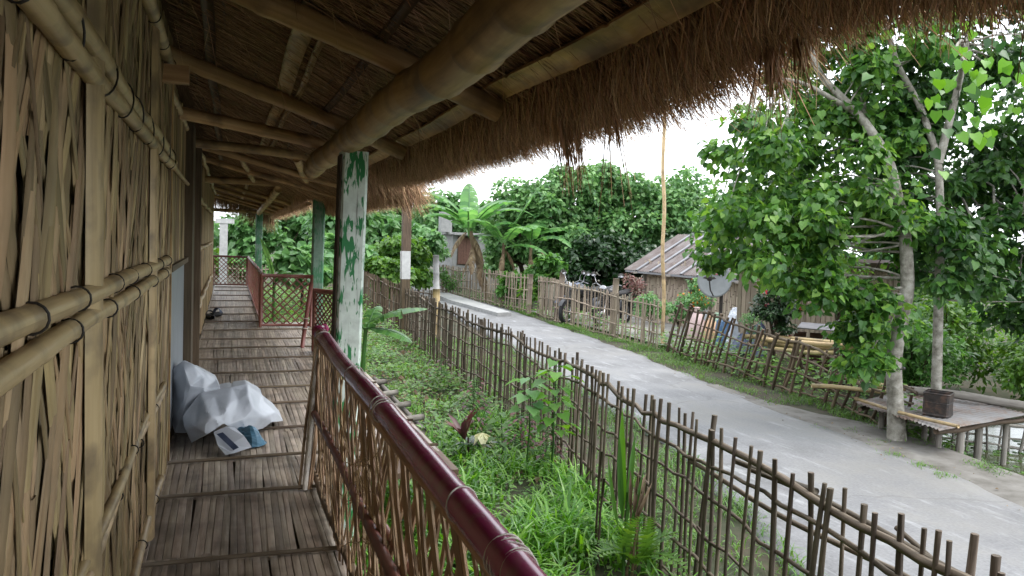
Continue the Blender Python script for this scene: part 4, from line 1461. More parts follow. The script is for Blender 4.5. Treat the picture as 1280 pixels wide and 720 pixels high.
# ================================================================== FOLIAGE TOOLS
HEART_V = np.array([[0, .06, 0], [0, .55, -.05], [0, 1.05, -.16], [-.36, -.03, .05], [-.47, .36, .07], [-.22, .76, -.02], [.36, -.03, .05], [.47, .36, .07], [.22, .76, -.02]])
HEART_F = np.array([[0, 1, 4, 3], [1, 2, 5, 4], [1, 0, 6, 7], [2, 1, 7, 8]])
OVAL_V = np.array([[0, 0, 0], [0, .5, .02], [0, 1., -.12], [-.24, .4, .07], [.24, .4, .07]])
OVAL_F = np.array([[0, 1, 3], [1, 2, 3], [1, 0, 4], [2, 1, 4]])
LANCE_V = np.array([[0, 0, 0], [0, .35, .03], [0, .7, -.02], [0, 1., -.16], [-.06, .3, .05], [-.05, .7, 0], [.06, .3, .05], [.05, .7, 0]])
LANCE_F4 = np.array([[1, 2, 5, 4], [2, 1, 6, 7]])
LANCE_F3 = np.array([[0, 1, 4], [1, 0, 6], [2, 3, 5], [3, 2, 7]])
FROND_V = OVAL_V * [1.5, 1, 1]


def leaves(mb, pos, dirv, nor, size, V, F):
    n_ = len(pos)
    if not n_:
        return
    Yv = nrm(dirv); Xv = nrm(np.cross(Yv, nor)); Zv = np.cross(Xv, Yv)
    size = np.broadcast_to(size, (n_,))
    v = pos[:, None] + size[:, None, None] * (V[None, :, 0:1] * Xv[:, None] + V[None, :, 1:2] * Yv[:, None] + V[None, :, 2:3] * Zv[:, None])
    for f_ in (F if isinstance(F, (list, tuple)) else [F]):
        f = (np.arange(n_)[:, None, None] * len(V) + f_[None]).reshape(-1, f_.shape[1])
        if f_ is (F if not isinstance(F, (list, tuple)) else F[0]):
            mb.add(v.reshape(-1, 3), f, V[f_.ravel() % len(V)][None, :, :2].repeat(n_, 0).reshape(-1, 2) * .1)
            mb._last = len(v.reshape(-1, 3))
        else:
            mb.LV.append((f + mb.n - mb._last).ravel()); mb.LC.append(np.full(len(f), f.shape[1], int))
            mb.UV.append(V[f_.ravel()][None, :, :2].repeat(n_, 0).reshape(-1, 2) * .1)


def cloud(mb, C, Rr, n_per, size, V=HEART_V, F=HEART_F, droop=.45, shell=.55, flat=.8, upn=.7):
    C = np.asarray(C, float); k = len(C)
    Rr = np.broadcast_to(Rr, (k,))
    i = np.repeat(np.arange(k), n_per)
    n_ = len(i)
    d = nrm(rng.normal(size=(n_, 3)))
    r_ = (shell + (1 - shell) * rng.random(n_)) * rng.random(n_) ** .15
    pos = C[i] + d * (Rr[i] * r_)[:, None] * [1, 1, flat]
    dirv = nrm(d * [1, 1, .4] + rng.normal(0, .5, (n_, 3)) + [0, 0, -droop])
    nor = nrm(d * .6 + rng.normal(0, .35, (n_, 3)) + [0, 0, upn])
    leaves(mb, pos, dirv, nor, rng.uniform(size[0], size[1], n_), V, F)


def limb(mb, a, b_, r0, r1, bend=.15, sides=6, seed=0):
    a, b_ = np.array(a, float), np.array(b_, float)
    q = np.random.default_rng(seed)
    L = np.linalg.norm(b_ - a)
    t = np.linspace(0, 1, 7)
    off = q.normal(0, bend * L * .5, 3)
    pts = a + (b_ - a) * t[:, None] + off * np.sin(t * math.pi)[:, None] + q.normal(0, .012 * L, (7, 3)) * np.sin(t * math.pi)[:, None]
    mb.tube(pts, np.linspace(r0, r1, 7), sides)


def bush(name, label, cat, loc, rr, zc, nl, leaf, size, lobes=22, V=OVAL_V, F=OVAL_F, group=None, stem='bark_dark', sr=.06, lobe=.42, seed=0, flowers=None, droop=.35, fill=.35):
    """a shrub or small tree: stems and a crown of leaf lobes"""
    q = np.random.default_rng(seed + 500)
    t_ = thing(name, label, cat, loc, group)
    c = np.array([loc[0], loc[1], zc])
    rr = np.array(rr, float)
    d = nrm(q.normal(size=(lobes, 3)))
    d[:, 2] = np.where(d[:, 2] < -.6, -d[:, 2], d[:, 2])
    C = c + d * rr * q.uniform(.45, .82, (lobes, 1))
    C = np.concatenate([C, c + nrm(q.normal(size=(max(2, int(lobes * fill)), 3))) * rr * .3])
    Rr = np.r_[q.uniform(lobe * .65, lobe * 1.2, len(C))] * rr.min()
    m_ = MB(); cloud(m_, C, Rr, max(3, nl // len(C)), size, V, F, droop)
    m_.build('crown', MT[leaf], t_, kind='stuff')
    m_ = MB()
    base = np.array([loc[0], loc[1], loc[2] - .1])
    fork = base + (c - base) * .55
    limb(m_, base, fork, sr, sr * .7, .06, 8, seed)
    for k in range(min(9, len(C))):
        limb(m_, fork, C[k], sr * .5, sr * .12, .12, 5, seed + k)
    m_.build('trunk', MT[stem], t_, True)
    if flowers:
        mat, n_, fs = flowers
        m_ = MB()
        i = q.integers(0, len(C), n_)
        dd = nrm(q.normal(size=(n_, 3)) + [-.6, -.6, .4])
        pos = C[i] + dd * Rr[i][:, None] * 1.02
        for k in range(5):
            a = 2 * math.pi * k / 5
            u_ = nrm(np.cross(dd, [0, 0, 1.])); w_ = np.cross(dd, u_)
            leaves(m_, pos, u_ * math.cos(a) + w_ * math.sin(a) + dd * .5, dd, fs, OVAL_V * [1.7, 1, 1], OVAL_F)
        m_.build('flowers', MT[mat], t_, kind='stuff')
    return t_


# ================================================================== THE TWO ROADSIDE TREES
rv_ = np.array([.94, -.35, 0]); dv_ = np.array([.35, .94, 0])
O_ = np.array([7.35, 6.65, 0])


def canopy(ranges, q):
    out = []
    for (s0, s1, t0, t1, z0, z1, n_) in ranges:
        for _ in range(n_):
            out.append(O_ + rv_ * q.uniform(s0, s1) + dv_ * q.uniform(t0, t1) + [0, 0, q.uniform(z0, z1)])
    return np.array(out)


def big_tree(label, trunks, ranges, leaf, seed, npl, size, rr=(.24, .46)):
    q = np.random.default_rng(seed)
    base = trunks[0][0][0]
    t_ = thing('roadside_tree', label, 'tree', tuple(base))
    C = canopy(ranges, q)
    Rr = q.uniform(*rr, len(C))
    big = MB(); cloud(big, C, Rr, npl, size, HEART_V, HEART_F, .75, .25, .75, .45)
    big.build('crown', MT[leaf], t_, kind='stuff')
    m_ = MB()
    allp = []
    for path, r0, r1 in trunks:
        path = np.array(path, float)
        s_ = np.r_[0, np.cumsum(np.linalg.norm(np.diff(path, axis=0), axis=1))]
        u = np.arange(0, s_[-1], .1)
        pts = np.stack([np.interp(u, s_, path[:, k]) for k in range(3)], 1)
        ker = np.array([1, 2, 3, 2, 1]) / 9
        for k in range(3):
            pts[2:-2, k] = np.convolve(pts[:, k], ker, 'valid')
        rad_ = np.linspace(r0, r1, len(pts)) * (1 + .05 * np.array([mnoise.noise((p[2] * 3, seed, 0)) for p in pts]))
        if r0 > .07:
            rad_ *= 1 + .4 * np.exp(-u / .18)
        m_.tube(pts, rad_, 12)
        allp.append(pts[len(pts) // 3:])
    m_.build('trunk', MT['bark'], t_, True)
    allp = np.concatenate(allp)
    m_ = MB()
    for k, c in enumerate(C[::2]):
        dd = np.linalg.norm((allp - c) * [1, 1, .8], axis=1) + np.where(allp[:, 2] > c[2], .6, 0)
        p = allp[int(np.argmin(dd))]
        limb(m_, p, c, .010 + .005 * np.linalg.norm(c - p), .004, .12, 6, seed * 100 + k)
    m_.build('branches', MT['bark'], t_, True, kind='stuff')
    return t_, C


tr1, C1 = big_tree('roadside tree with the thicker grey trunk leaning slightly, dark cord tied round it',
                   [([(7.37, 6.62, -.8), (7.33, 6.66, -.2), (7.28, 6.69, .33), (7.36, 6.62, 1.17), (7.31, 6.67, 1.82), (7.17, 6.83, 2.65), (6.96, 7.04, 3.12), (6.56, 7.42, 3.7), (6.3, 7.5, 4.6)], .100, .03),
                    ([(7.2, 6.8, 2.5), (7.1, 7.2, 3.2), (7.3, 7.5, 4.3)], .05, .02), ([(6.9, 7.1, 3.2), (6.2, 7.2, 3.5), (5.7, 7.5, 3.6)], .035, .015)],
                   [(-2.25, -1.0, -.6, 1.2, 1.25, 2.2, 28), (-2.3, -1.2, -.6, 1.2, 2.2, 3.1, 13), (-1.4, .1, -.2, 1.6, 2.5, 5.2, 26), (-1.1, -.15, -.4, 1.2, 1.85, 2.5, 11), (-.5, .25, .3, 1.4, 1.5, 2.4, 9), (-.72, -.3, -.3, .1, .15, 1.2, 11), (-1.9, -.6, .2, 1.6, 3.2, 4.4, 9), (-1.2, -.9, -.2, .3, .9, 1.4, 4)],
                   'leaf_tree', 3, 120, (.06, .115), (.24, .52))
m_ = MB(); ring(m_, (7.29, 6.69, .24), (0, 0, 1), .125, .008, n=20); m_.build('tied_cord', MT['dark_wire'], tr1, True)
tr2, C2 = big_tree('slender straight roadside tree with a pale trunk rising behind the black tin',
                   [([(7.92, 6.59, -.95), (7.9, 6.62, .2), (7.88, 6.63, .7), (7.85, 6.67, 1.94), (7.81, 6.72, 2.69), (7.65, 6.9, 3.35), (7.46, 7.1, 3.84), (7.2, 7.3, 5.0)], .066, .025),
                    ([(7.81, 6.72, 2.65), (7.87, 6.64, 3.24), (7.93, 6.6, 3.7), (8.1, 6.6, 5.0)], .05, .02), ([(7.85, 6.67, 1.7), (8.3, 6.7, 2.0), (8.9, 6.4, 2.1)], .03, .012)],
                   [(.1, 2.8, -.2, 1.8, 2.95, 5.2, 50), (.5, 2.4, .1, 1.8, 2.0, 3.3, 24), (.1, .8, .2, 1.4, 2.1, 3.3, 12), (1.4, 3.2, .3, 2.2, 1.6, 3.4, 16), (-1.2, 2.8, .8, 2.6, 2.7, 4.6, 22), (.15, .9, -.3, 1.0, 1.25, 2.0, 9), (.9, 2.4, .2, 1.6, 1.1, 1.9, 20), (1.0, 2.6, -.2, 1.6, 2.0, 2.9, 8), (1.5, 2.4, -.2, .8, .5, 1.1, 6), (-.6, .5, .5, 1.6, 2.6, 4.6, 13)],
                   'leaf_tree2', 4, 112, (.07, .115), (.26, .52))


def leafparts(parent, name, mat, P, D, N_, sz, V=HEART_V, F=HEART_F):
    """big leaves, each an object"""
    for p, d, n_, s_ in zip(P, D, N_, sz):
        m_ = MB(); leaves(m_, np.array([p]), np.array([d]), np.array([n_]), s_, V, F); m_.build(name, MT[mat], parent, True)


br = MB()
limb(br, (7.9, 6.6, 3.5), (5.6, 4.7, 3.3), .03, .014, .06, 6, 77)
limb(br, (5.6, 4.7, 3.3), (4.7, 3.85, 2.85), .014, .005, .08, 6, 78)
limb(br, (5.6, 4.7, 3.3), (5.15, 3.85, 3.1), .012, .005, .08, 6, 79)
br.build('hanging_branch', MT['bark'], tr2, True)
q = np.random.default_rng(55)
P_ = np.concatenate([np.array([4.68, 3.85, 2.74]) + q.normal(0, 1, (26, 3)) * [.12, .12, .10], np.array([4.75, 3.85, 2.42]) + q.normal(0, 1, (9, 3)) * [.07, .07, .08], np.array([5.1, 3.8, 2.95]) + q.normal(0, 1, (30, 3)) * [.22, .22, .28]])
leafparts(tr2, 'leaf', 'leaf_bright', P_, q.normal(0, .4, (len(P_), 3)) + [0, -.2, -.9], q.normal(0, .3, (len(P_), 3)) + [-.5, -.7, .4], q.uniform(.06, .095, len(P_)))
q = np.random.default_rng(56)
P_ = np.array([5.5, 4.45, 2.85]) + q.normal(0, 1, (30, 3)) * [.35, .3, .3]
leafparts(tr2, 'leaf', 'leaf_tree2', P_, q.normal(0, .4, (len(P_), 3)) + [0, -.2, -.9], q.normal(0, .3, (len(P_), 3)) + [-.4, -.6, .5], q.uniform(.065, .105, len(P_)))

# ================================================================== YARD SHRUBS AND BACKGROUND TREES
HV, HF = HEART_V, HEART_F
GH = 'broad trees massed behind the yard'
for i, (x, y, rx, ry, rz, zc, nl, leaf, lab) in enumerate((
        (16.6, 26.2, 2.6, 2.4, 2.9, 2.1, 8500, 'leaf_hedge', 'dense round topped tree rising above the ridge of the tin roofed hut'),
        (14.2, 26.6, 2.3, 2.2, 2.9, 2.3, 8500, 'leaf_hedge', 'tall dense tree behind the thin bamboo pole, highest of the massed crowns'),
        (12.1, 26.6, 2.2, 2.2, 2.7, 2.35, 8500, 'leaf_hedge', 'broad leafy tree of the dense mass, standing behind the motorcycles'),
        (10.6, 27.5, 1.8, 2.0, 2.3, 1.9, 7000, 'leaf_hedge', 'dense green tree between the banana plants and the tree behind the motorcycles'),
        (19.6, 25.5, 2.6, 2.4, 2.7, 1.9, 7000, 'leaf_hedge', 'dense green tree partly hidden behind the roadside tree crowns'),
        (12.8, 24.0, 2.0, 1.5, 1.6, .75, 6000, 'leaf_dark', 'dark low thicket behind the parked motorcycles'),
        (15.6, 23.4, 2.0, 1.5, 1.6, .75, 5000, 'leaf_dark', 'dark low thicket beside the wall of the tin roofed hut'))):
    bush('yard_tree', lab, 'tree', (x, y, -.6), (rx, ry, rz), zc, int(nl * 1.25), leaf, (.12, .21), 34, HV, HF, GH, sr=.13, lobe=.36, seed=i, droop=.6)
bush('lime_shrub', 'bright leafy shrub just behind the gate', 'shrub', (9.4, 22.1, -.6), (.62, .6, .8), .65, 1500, 'leaf_shrub', (.12, .2), 14, HV, HF, sr=.03, seed=20, droop=.5)
bush('low_shrub', 'low dark green shrub behind the weedy pale fence, below the banana plants', 'shrub', (8.95, 23.6, -.6), (.7, .6, .55), .1, 1200, 'leaf_shrub', (.14, .22), 12, HV, HF, sr=.03, seed=21)
bush('low_shrub', 'glossy rounded shrub near the gate post with broad leaves', 'shrub', (9.0, 22.2, -.6), (.45, .5, .45), .1, 700, 'leaf_lime', (.14, .22), 10, HV, HF, sr=.03, seed=22)
bush('creeper', 'tangle of pale green creeper smothering the end of the weedy fence', 'creeper', (8.2, 29.5, -.6), (.8, 1.7, .62), -.05, 1500, 'leaf_shrub', (.08, .14), 16, sr=.02, seed=23)
bush('pinkish_shrub', 'sparse shrub with pinkish brown leaves beside the hut', 'shrub', (10.5, 18.6, -.6), (.42, .5, .55), .4, 420, 'leaf_pinkish', (.07, .13), 12, sr=.025, seed=24, fill=.1)
bush('flowering_plant', 'tall pale green plant with orange flowers in front of the hut door', 'flowering plant', (10.45, 15.35, -.6), (.42, .45, .62), .35, 900, 'leaf_pale', (.07, .12), 14, sr=.02, seed=25, flowers=('petal_orange', 40, .035))
bush('leafy_plant', 'pale leafy plants bushing out below the hut wall beside the tall bamboo pole', 'plant', (9.55, 15.95, -.6), (.55, .45, .42), .1, 1100, 'leaf_pale', (.07, .12), 14, sr=.02, seed=26)
bush('leafy_plant', 'small pale leafy plant under the orange flowers by the hut', 'plant', (10.05, 15.5, -.6), (.35, .35, .35), .05, 600, 'leaf_pale', (.07, .12), 12, sr=.02, seed=27)
bush('small_green_plant', 'feathery bright green plant behind the leaning fence in front of the dark tarpaulin', 'plant', (9.35, 11.9, -.6), (.25, .25, .3), .15, 700, 'leaf_pale', (.04, .075), 10, LANCE_V * [2, 1, 1], [LANCE_F4, LANCE_F3], sr=.015, seed=28)
bush('hibiscus', 'dark glossy hibiscus bush with red flowers beneath the roadside tree', 'shrub', (8.95, 10.75, -.6), (.42, .42, .85), .55, 3000, 'leaf_dark', (.06, .11), 24, sr=.04, seed=29, flowers=('petal_red', 7, .075))
st_ = thing('slender_tree', 'small spindly tree with yellowish leaves and forked dark stems behind the leaning fence', 'tree', (8.66, 9.0, -.6))
m_ = MB()
limb(m_, (8.68, 9.0, -.7), (8.66, 9.02, .35), .05, .035, .03, 8, 1)
for k, e in enumerate(((8.4, 9.2, 1.4), (8.8, 8.9, 1.7), (8.6, 9.3, 1.9), (9.1, 8.7, 1.5))):
    limb(m_, (8.66, 9.02, .33), e, .028, .008, .1, 6, k + 3)
limb(m_, (8.68, 9.0, -.55), (8.2, 9.3, -.05), .04, .03, .2, 7, 9)
limb(m_, (8.66, 9.0, -.5), (9.1, 8.6, .2), .035, .02, .2, 7, 10)
m_.build('trunk', MT['bark_dark'], st_, True)
m_ = MB(); q = np.random.default_rng(5)
cloud(m_, np.array([8.7, 9.05, 1.45]) + q.normal(0, 1, (26, 3)) * [.42, .42, .32], .2, 40, (.05, .09), OVAL_V, OVAL_F)
m_.build('crown', MT['leaf_lime'], st_, kind='stuff')

for i, (x, y, rx, rz, zc, nl, leaf, sz, lab) in enumerate((
        (10.9, 9.1, .95, 1.0, .1, 2800, 'leaf_lime', (.09, .15), 'bright green bush beyond the pond fence between the two roadside trunks'),
        (10.0, 9.0, .75, .85, .0, 2200, 'leaf_tree', (.08, .14), 'dark leafy bush behind the leaning fence beside the thicker trunk'),
        (12.3, 7.6, 1.2, .95, .05, 3200, 'leaf_shrub', (.09, .15), 'green thicket on the pond bank beyond the tin platform'),
        (14.2, 6.6, 1.4, 1.2, .2, 3200, 'leaf_lime', (.1, .16), 'light green bush on the far pond bank'),
        (13.2, 10.6, 1.5, 1.5, .8, 3600, 'leaf_tree', (.12, .18), 'mid green tree seen between the roadside trunks'),
        (16.5, 9.5, 1.8, 1.3, .3, 3400, 'leaf_lime', (.12, .2), 'hazy light green bush beyond the far bank of the pond'),
        (9.75, 8.5, .8, .75, -.15, 2400, 'leaf_shrub', (.08, .14), 'leafy bush pressed against the pond fence behind the black tin'),
        (10.7, 7.3, .85, .8, -.1, 2600, 'leaf_lime', (.08, .14), 'light green bush behind the middle of the pond fence'),
        (11.6, 6.3, .9, .85, -.1, 2600, 'leaf_shrub', (.08, .14), 'bush behind the end of the pond fence'),
        (12.0, 4.4, 1.0, .8, -.2, 2200, 'leaf_shrub', (.09, .15), 'leafy bush at the water edge just outside the tin platform'))):
    bush('pond_bush', lab, 'bush', (x, y, -.7), (rx, rx, rz), zc, nl, leaf, sz, 22, group='bushes round the pond', sr=.05, seed=40 + i)

for i, (x, y, rx, rz, zc, nl, leaf, sz, lab) in enumerate((
        (2.0, 22.5, .9, .75, .55, 1400, 'leaf_pale', (.2, .34), 'large leaved pale green plant seen between the green veranda posts'),
        (3.3, 25.0, 1.0, .9, .8, 1800, 'leaf_pale', (.2, .34), 'large leaved plant with drooping pale leaves beyond the white and green post'),
        (4.75, 24.2, .8, .85, .3, 1900, 'leaf_lime', (.12, .2), 'yellow green shrub behind the post with the white band'),
        (6.1, 27.5, 1.3, 1.3, .55, 3600, 'leaf_lime', (.14, .24), 'bright lime green bush beside the concrete house'),
        (7.2, 30.0, 1.2, 1.4, 1.1, 3000, 'leaf_far', (.16, .26), 'soft green bush leaning against the concrete house'),
        (7.9, 31.6, .8, 1.2, 1.0, 2200, 'leaf_hedge', (.14, .22), 'dark leafy bush hugging the corner of the concrete house'),
        (11.3, 31.6, .8, .9, .6, 1600, 'leaf_hedge', (.14, .22), 'dark leafy bush on the shutter side of the concrete house'),
        (10.2, 36.8, 2.2, 1.7, 2.6, 3600, 'leaf_far', (.2, .32), 'soft tree crown rising behind the concrete house'),
        (1.0, 33.0, 2.0, 1.6, 1.0, 3000, 'leaf_far', (.2, .32), 'pale green tree beyond the end of the veranda garden'),
        (4.4, 33.5, 1.9, 2.1, 1.9, 4200, 'leaf_far', (.2, .32), 'tall soft green tree above the shadowy garden fence'),
        (-.7, 31.5, .8, .8, .2, 1200, 'leaf_lime', (.14, .22), 'low bright bush beside the white pillar past the veranda end'),
        (.9, 30.6, .7, .5, .15, 900, 'leaf_pale', (.12, .2), 'low pale weeds below the eave at the end of the veranda'))):
    bush('garden_bush', lab, 'bush', (x, y, -.6), (rx, rx, rz), zc, nl, leaf, sz, 20, HV, HF, 'bushes at the end of the garden', sr=.05, seed=60 + i, droop=.6)

for i, (x, y, r_, h, lab) in enumerate((
        (-4, 46, 4, 4.6, 'far dark tree beyond the end of the veranda'), (3.5, 47, 3.6, 4.2, 'far pale tree over the end of the garden'), (8.5, 44, 3.2, 4.4, 'far tree showing between the banana leaves'),
        (14, 42, 3.4, 4.2, 'far tree behind the concrete house'), (21, 38, 3.6, 4.4, 'far tree behind the massed crowns'), (27, 33, 3.4, 4.2, 'far tree filling the gap beyond the hut'),
        (27, 24, 3.0, 3.6, 'far tree seen low between the roadside branches'), (30, 14, 3.2, 3.2, 'far low tree beyond the pond bushes'), (34, 4, 3.2, 3.0, 'far tree across the pond'))):
    bush('far_tree', lab, 'tree', (x, y, -.6), (r_, r_, h * .5), h * .42, 3800, 'leaf_far', (.26, .42), 30, HV, HF, 'trees in the distance', sr=.15, seed=80 + i, droop=.6)

# ------------------------------------------------------------------ banana plants
def banana_leaf(az, L, w_, el0, bend, base, seed, torn=.4, vfold=.25):
    q = random.Random(seed)
    n_ = 14
    d = np.array([math.cos(az), math.sin(az), 0])
    s_ = np.array([-math.sin(az), math.cos(az), 0])
    p = np.array(base, float)
    el = el0
    pts, tang = [p.copy()], []
    for i in range(n_):
        t = i / n_
        v = d * math.cos(el) + np.array([0, 0, math.sin(el)])
        tang.append(v)
        p = p + v * L / n_
        pts.append(p.copy())
        el -= bend / n_ * (0.5 + t)
    pts = np.array(pts)
    tang.append(tang[-1])
    mb = MB()
    prof = lambda t: w_ / 2 * max(.02, math.sin(min(1, max(0, (t - .1) / .9)) ** .75 * math.pi)) ** .6 if t > .1 else .0
    for sgn in (1, -1):
        shift = 0
        for i in range(1, n_):
            t0, t1 = i / n_, (i + 1) / n_
            if t0 < .12:
                continue
            gap = q.random() < torn
            shr = q.uniform(.06, .22) if gap else 0
            dz = q.uniform(0, .22) if gap else 0
            rows = []
            for tt, k, e in ((t0, i, shr), (t1, i + 1, -0 * shr)):
                nor = np.cross(tang[k], s_)
                row = [pts[k]]
                for f in (.5, 1.):
                    wv = prof(tt) * f
                    vec = s_ * sgn * math.cos(vfold) + np.array([0, 0, 1]) * math.sin(vfold) * (1 - 1.6 * f)
                    o = pts[k] + vec * wv + tang[k] * wv * .18
                    o = o + (pts[min(n_, k + 1)] - pts[k]) * e * f * (1.2)
                    o[2] -= dz * wv * f
                    row.append(o)
                rows.append(row)
            mb.grid(np.array(rows))
    rib = MB()
    rib.tube(pts, np.linspace(.028, .006, len(pts)) * L / 1.6, 6)
    return mb, rib


def banana(name, label, loc, h, specs, r_=.09, lean=(0, 0), dead=(), seed=0, group=None):
    t_ = thing(name, label, 'banana plant', loc, group)
    top = np.array([loc[0] + lean[0], loc[1] + lean[1], loc[2] + h])
    m_ = MB()
    t = np.linspace(0, 1, 9)
    m_.tube(np.array(loc) + (top - np.array(loc)) * t[:, None] - [0, 0, .05], np.linspace(r_, r_ * .6, 9), 10)
    m_.build('stem', MT['banana_leaf'] if not dead else MT['banana_dead'], t_, True)
    for k, (az, L, w_, el, bend) in enumerate(specs):
        lf, rb = banana_leaf(rad(az), L, w_, rad(el), rad(bend), top - [0, 0, .05 * k], seed * 31 + k)
        o = lf.build('leaf', MT['banana_leaf'], t_, True)
        rb.build('midrib', MT['leaf_pale'], o, True)
    for k, (az, L, w_, el, bend, zf) in enumerate(dead):
        lf, rb = banana_leaf(rad(az), L, w_, rad(el), rad(bend), np.array(loc) + (top - np.array(loc)) * zf, seed * 57 + k, .8, .9)
        lf.build('dead_leaf', MT['banana_dead'], t_, True)
    return t_


# azimuth: 0 = +X, 90 = +Y (away), 180 = towards the house
banana('banana_plant', 'tall banana plant with a shaggy brown stem and arching leaves before the concrete house', (8.75, 25.6, -.6), 2.7,
       [(190, 2.7, .8, 40, 90), (160, 2.6, .75, 62, 100), (205, 2.2, .7, 30, 60), (20, 2.6, .75, 60, 95), (-25, 2.6, .75, 50, 95), (75, 2.4, .7, 75, 60), (310, 2.4, .7, 60, 80), (250, 2.2, .7, 60, 100), (345, 2.0, .7, 15, 70)],
         .14, (-.85, .1), [(200, 1.3, .4, -30, 60, .95), (300, 1.2, .4, -45, 40, .9), (250, 1.3, .4, -50, 40, .8), (20, 1.2, .4, -45, 50, .85), (180, 1.1, .35, -55, 30, .7), (280, 1.1, .4, -60, 30, .6)], seed=1)
banana('banana_plant', 'banana plant with one upright furled bright leaf, left open to the sky', (8.9, 24.9, -.6), 2.2,
       [(335, 2.4, .6, 62, 8), (10, 2.3, .65, 45, 95), (200, 2.0, .6, 55, 90), (280, 1.9, .6, 50, 90), (130, 1.8, .6, 60, 80), (310, 1.8, .6, 20, 70)], .1, (.05, 0), [(20, 1.0, .3, -40, 50, .9), (240, 1.0, .3, -50, 40, .85)], seed=2)
banana('banana_plant', 'smaller banana plant with drooping dry brown leaf beside the dense trees', (10.0, 25.2, -.6), 2.3,
       [(0, 2.2, .65, 40, 110), (40, 2.0, .6, 60, 90), (200, 2.1, .65, 50, 100), (300, 1.9, .6, 30, 90), (250, 1.9, .6, 55, 100)], .08, (.1, 0), [(340, 1.1, .3, -30, 60, .95), (260, 1.0, .3, -60, 20, .8)], seed=3)
banana('banana_plant', 'young banana plant with a wide pale leaf beside the white and green veranda post', (1.45, 8.8, -.6), 1.12,
       [(-14, .74, .50, 30, 40), (-40, .62, .34, 5, 45), (150, .5, .2, 60, 60), (60, .6, .22, 60, 70)], .035, (.05, 0), seed=4)
banana('banana_plant', 'banana sapling whose dark leaf droops over the lattice panel on the porch', (.75, 13.9, -.6), 1.35,
       [(-40, .95, .3, 25, 85), (200, .8, .26, 78, 20), (-75, .7, .24, 30, 60), (60, .7, .24, 50, 80)], .04, (0, 0), seed=5)

# ================================================================== GARDEN PLANTS
def sapling(name, label, loc, h, n_, size, mat, seed, r_=.012, spread=.16, lo=.35, lean=(0, 0), V=HEART_V, F=HEART_F, hang=.3):
    q = np.random.default_rng(seed)
    t_ = thing(name, label, 'plant', loc)
    top = np.array(loc) + [lean[0], lean[1], h]
    m_ = MB(); limb(m_, np.array(loc) - [0, 0, .05], top, r_, r_ * .4, .04, 6, seed)
    P_, D_, N_ = [], [], []
    for k in range(n_):
        f = lo + (1 - lo) * (k + .5) / n_
        a = k * 2.4 + q.uniform(-.4, .4)
        p = np.array(loc) + (top - np.array(loc)) * f
        d = np.array([math.cos(a), math.sin(a), q.uniform(-.1, .5)])
        L = spread * q.uniform(.5, 1.1) * (1 - .45 * f)
        m_.tube([p, p + d * L * .6, p + d * L], .003, 4)
        P_.append(p + d * L); D_.append(d * [1, 1, 0] + [0, 0, -hang]); N_.append(np.array([0, 0, 1]) + d * .35 + q.normal(0, .2, 3))
    m_.build('stem', MT['leaf_shrub'], t_, True)
    leafparts(t_, 'leaf', mat, P_, D_, N_, q.uniform(size[0], size[1], n_), V, F)
    return t_


sapling('mulberry_sapling', 'tall young sapling with bright green heart shaped leaves in front of the garden fence', (2.75, 6.15, -.6), 1.08, 34, (.09, .15), 'leaf_bright', 1, .012, .2, .36)
sapling('mulberry_sapling', 'second thin sapling with dusty pale leaves close beside the bright one', (2.57, 6.3, -.6), .92, 22, (.10, .15), 'leaf_pale', 2, .01, .18, .55)
sapling('weed_stalk', 'thin green weed stalk among maroon weeds near the fence', (2.45, 6.75, -.6), .5, 16, (.06, .1), 'leaf_lime', 3, .008, .12, .3)
for i, (x, y, h, n_, lab) in enumerate(((2.78, 7.0, .42, 46, 'maroon leaved weed at the foot of the fence beside the saplings'), (2.72, 8.4, .5, 46, 'maroon leaved weed further along the fence'), (2.5, 7.6, .32, 32, 'low maroon weed in the middle of the garden strip'),
                                     (2.9, 10.6, .42, 30, 'maroon weed near the short bamboo post'), (2.85, 6.55, .35, 30, 'reddish weed behind the pale sapling'))):
    sapling('maroon_weed', lab, (x, y, -.6), h, int(n_ * 1.5), (.055, .095), 'leaf_maroon', 10 + i, .006, .2, .12, V=OVAL_V, F=OVAL_F)
dr = thing('dracaena', 'red leaved plant with pale cream drooping leaves below the handrail', 'plant', (2.2, 6.93, -.6))
q = np.random.default_rng(4)
m_ = MB(); limb(m_, (2.2, 6.93, -.65), (2.2, 6.93, -.38), .014, .01, .02, 6, 4); m_.build('stem', MT['bark_dark'], dr, True)
a = np.arange(11) * 2.4
leafparts(dr, 'red_leaf', 'leaf_maroon', [np.array([2.17, 6.94, -.42])] * 11, np.stack([np.cos(a) * .45 - .25, np.sin(a) * .45, np.full(11, .8)], 1), np.stack([-np.cos(a), -np.sin(a), np.full(11, .4)], 1), q.uniform(.22, .36, 11), LANCE_V * [1.5, 1, 1], [LANCE_F4, LANCE_F3])
a = np.arange(7) * .9
leafparts(dr, 'cream_leaf', 'leaf_cream', [np.array([2.33, 6.9, -.33])] * 7, np.stack([np.cos(a) * .6, np.sin(a) * .6, np.full(7, -.45)], 1), np.stack([np.cos(a) * .5, np.sin(a) * .5, np.full(7, .8)], 1), q.uniform(.13, .19, 7), OVAL_V * [1.1, 1, 1], OVAL_F)
a = np.arange(8) * 1.9
leafparts(dr, 'dark_leaf', 'leaf_dark', [np.array([2.25, 6.9, -.45])] * 8, np.stack([np.cos(a), np.sin(a), np.full(8, .25)], 1), np.stack([-np.cos(a) * .3, -np.sin(a) * .3, np.full(8, 1)], 1), q.uniform(.2, .32, 8), LANCE_V * [1.8, 1, 1], [LANCE_F4, LANCE_F3])

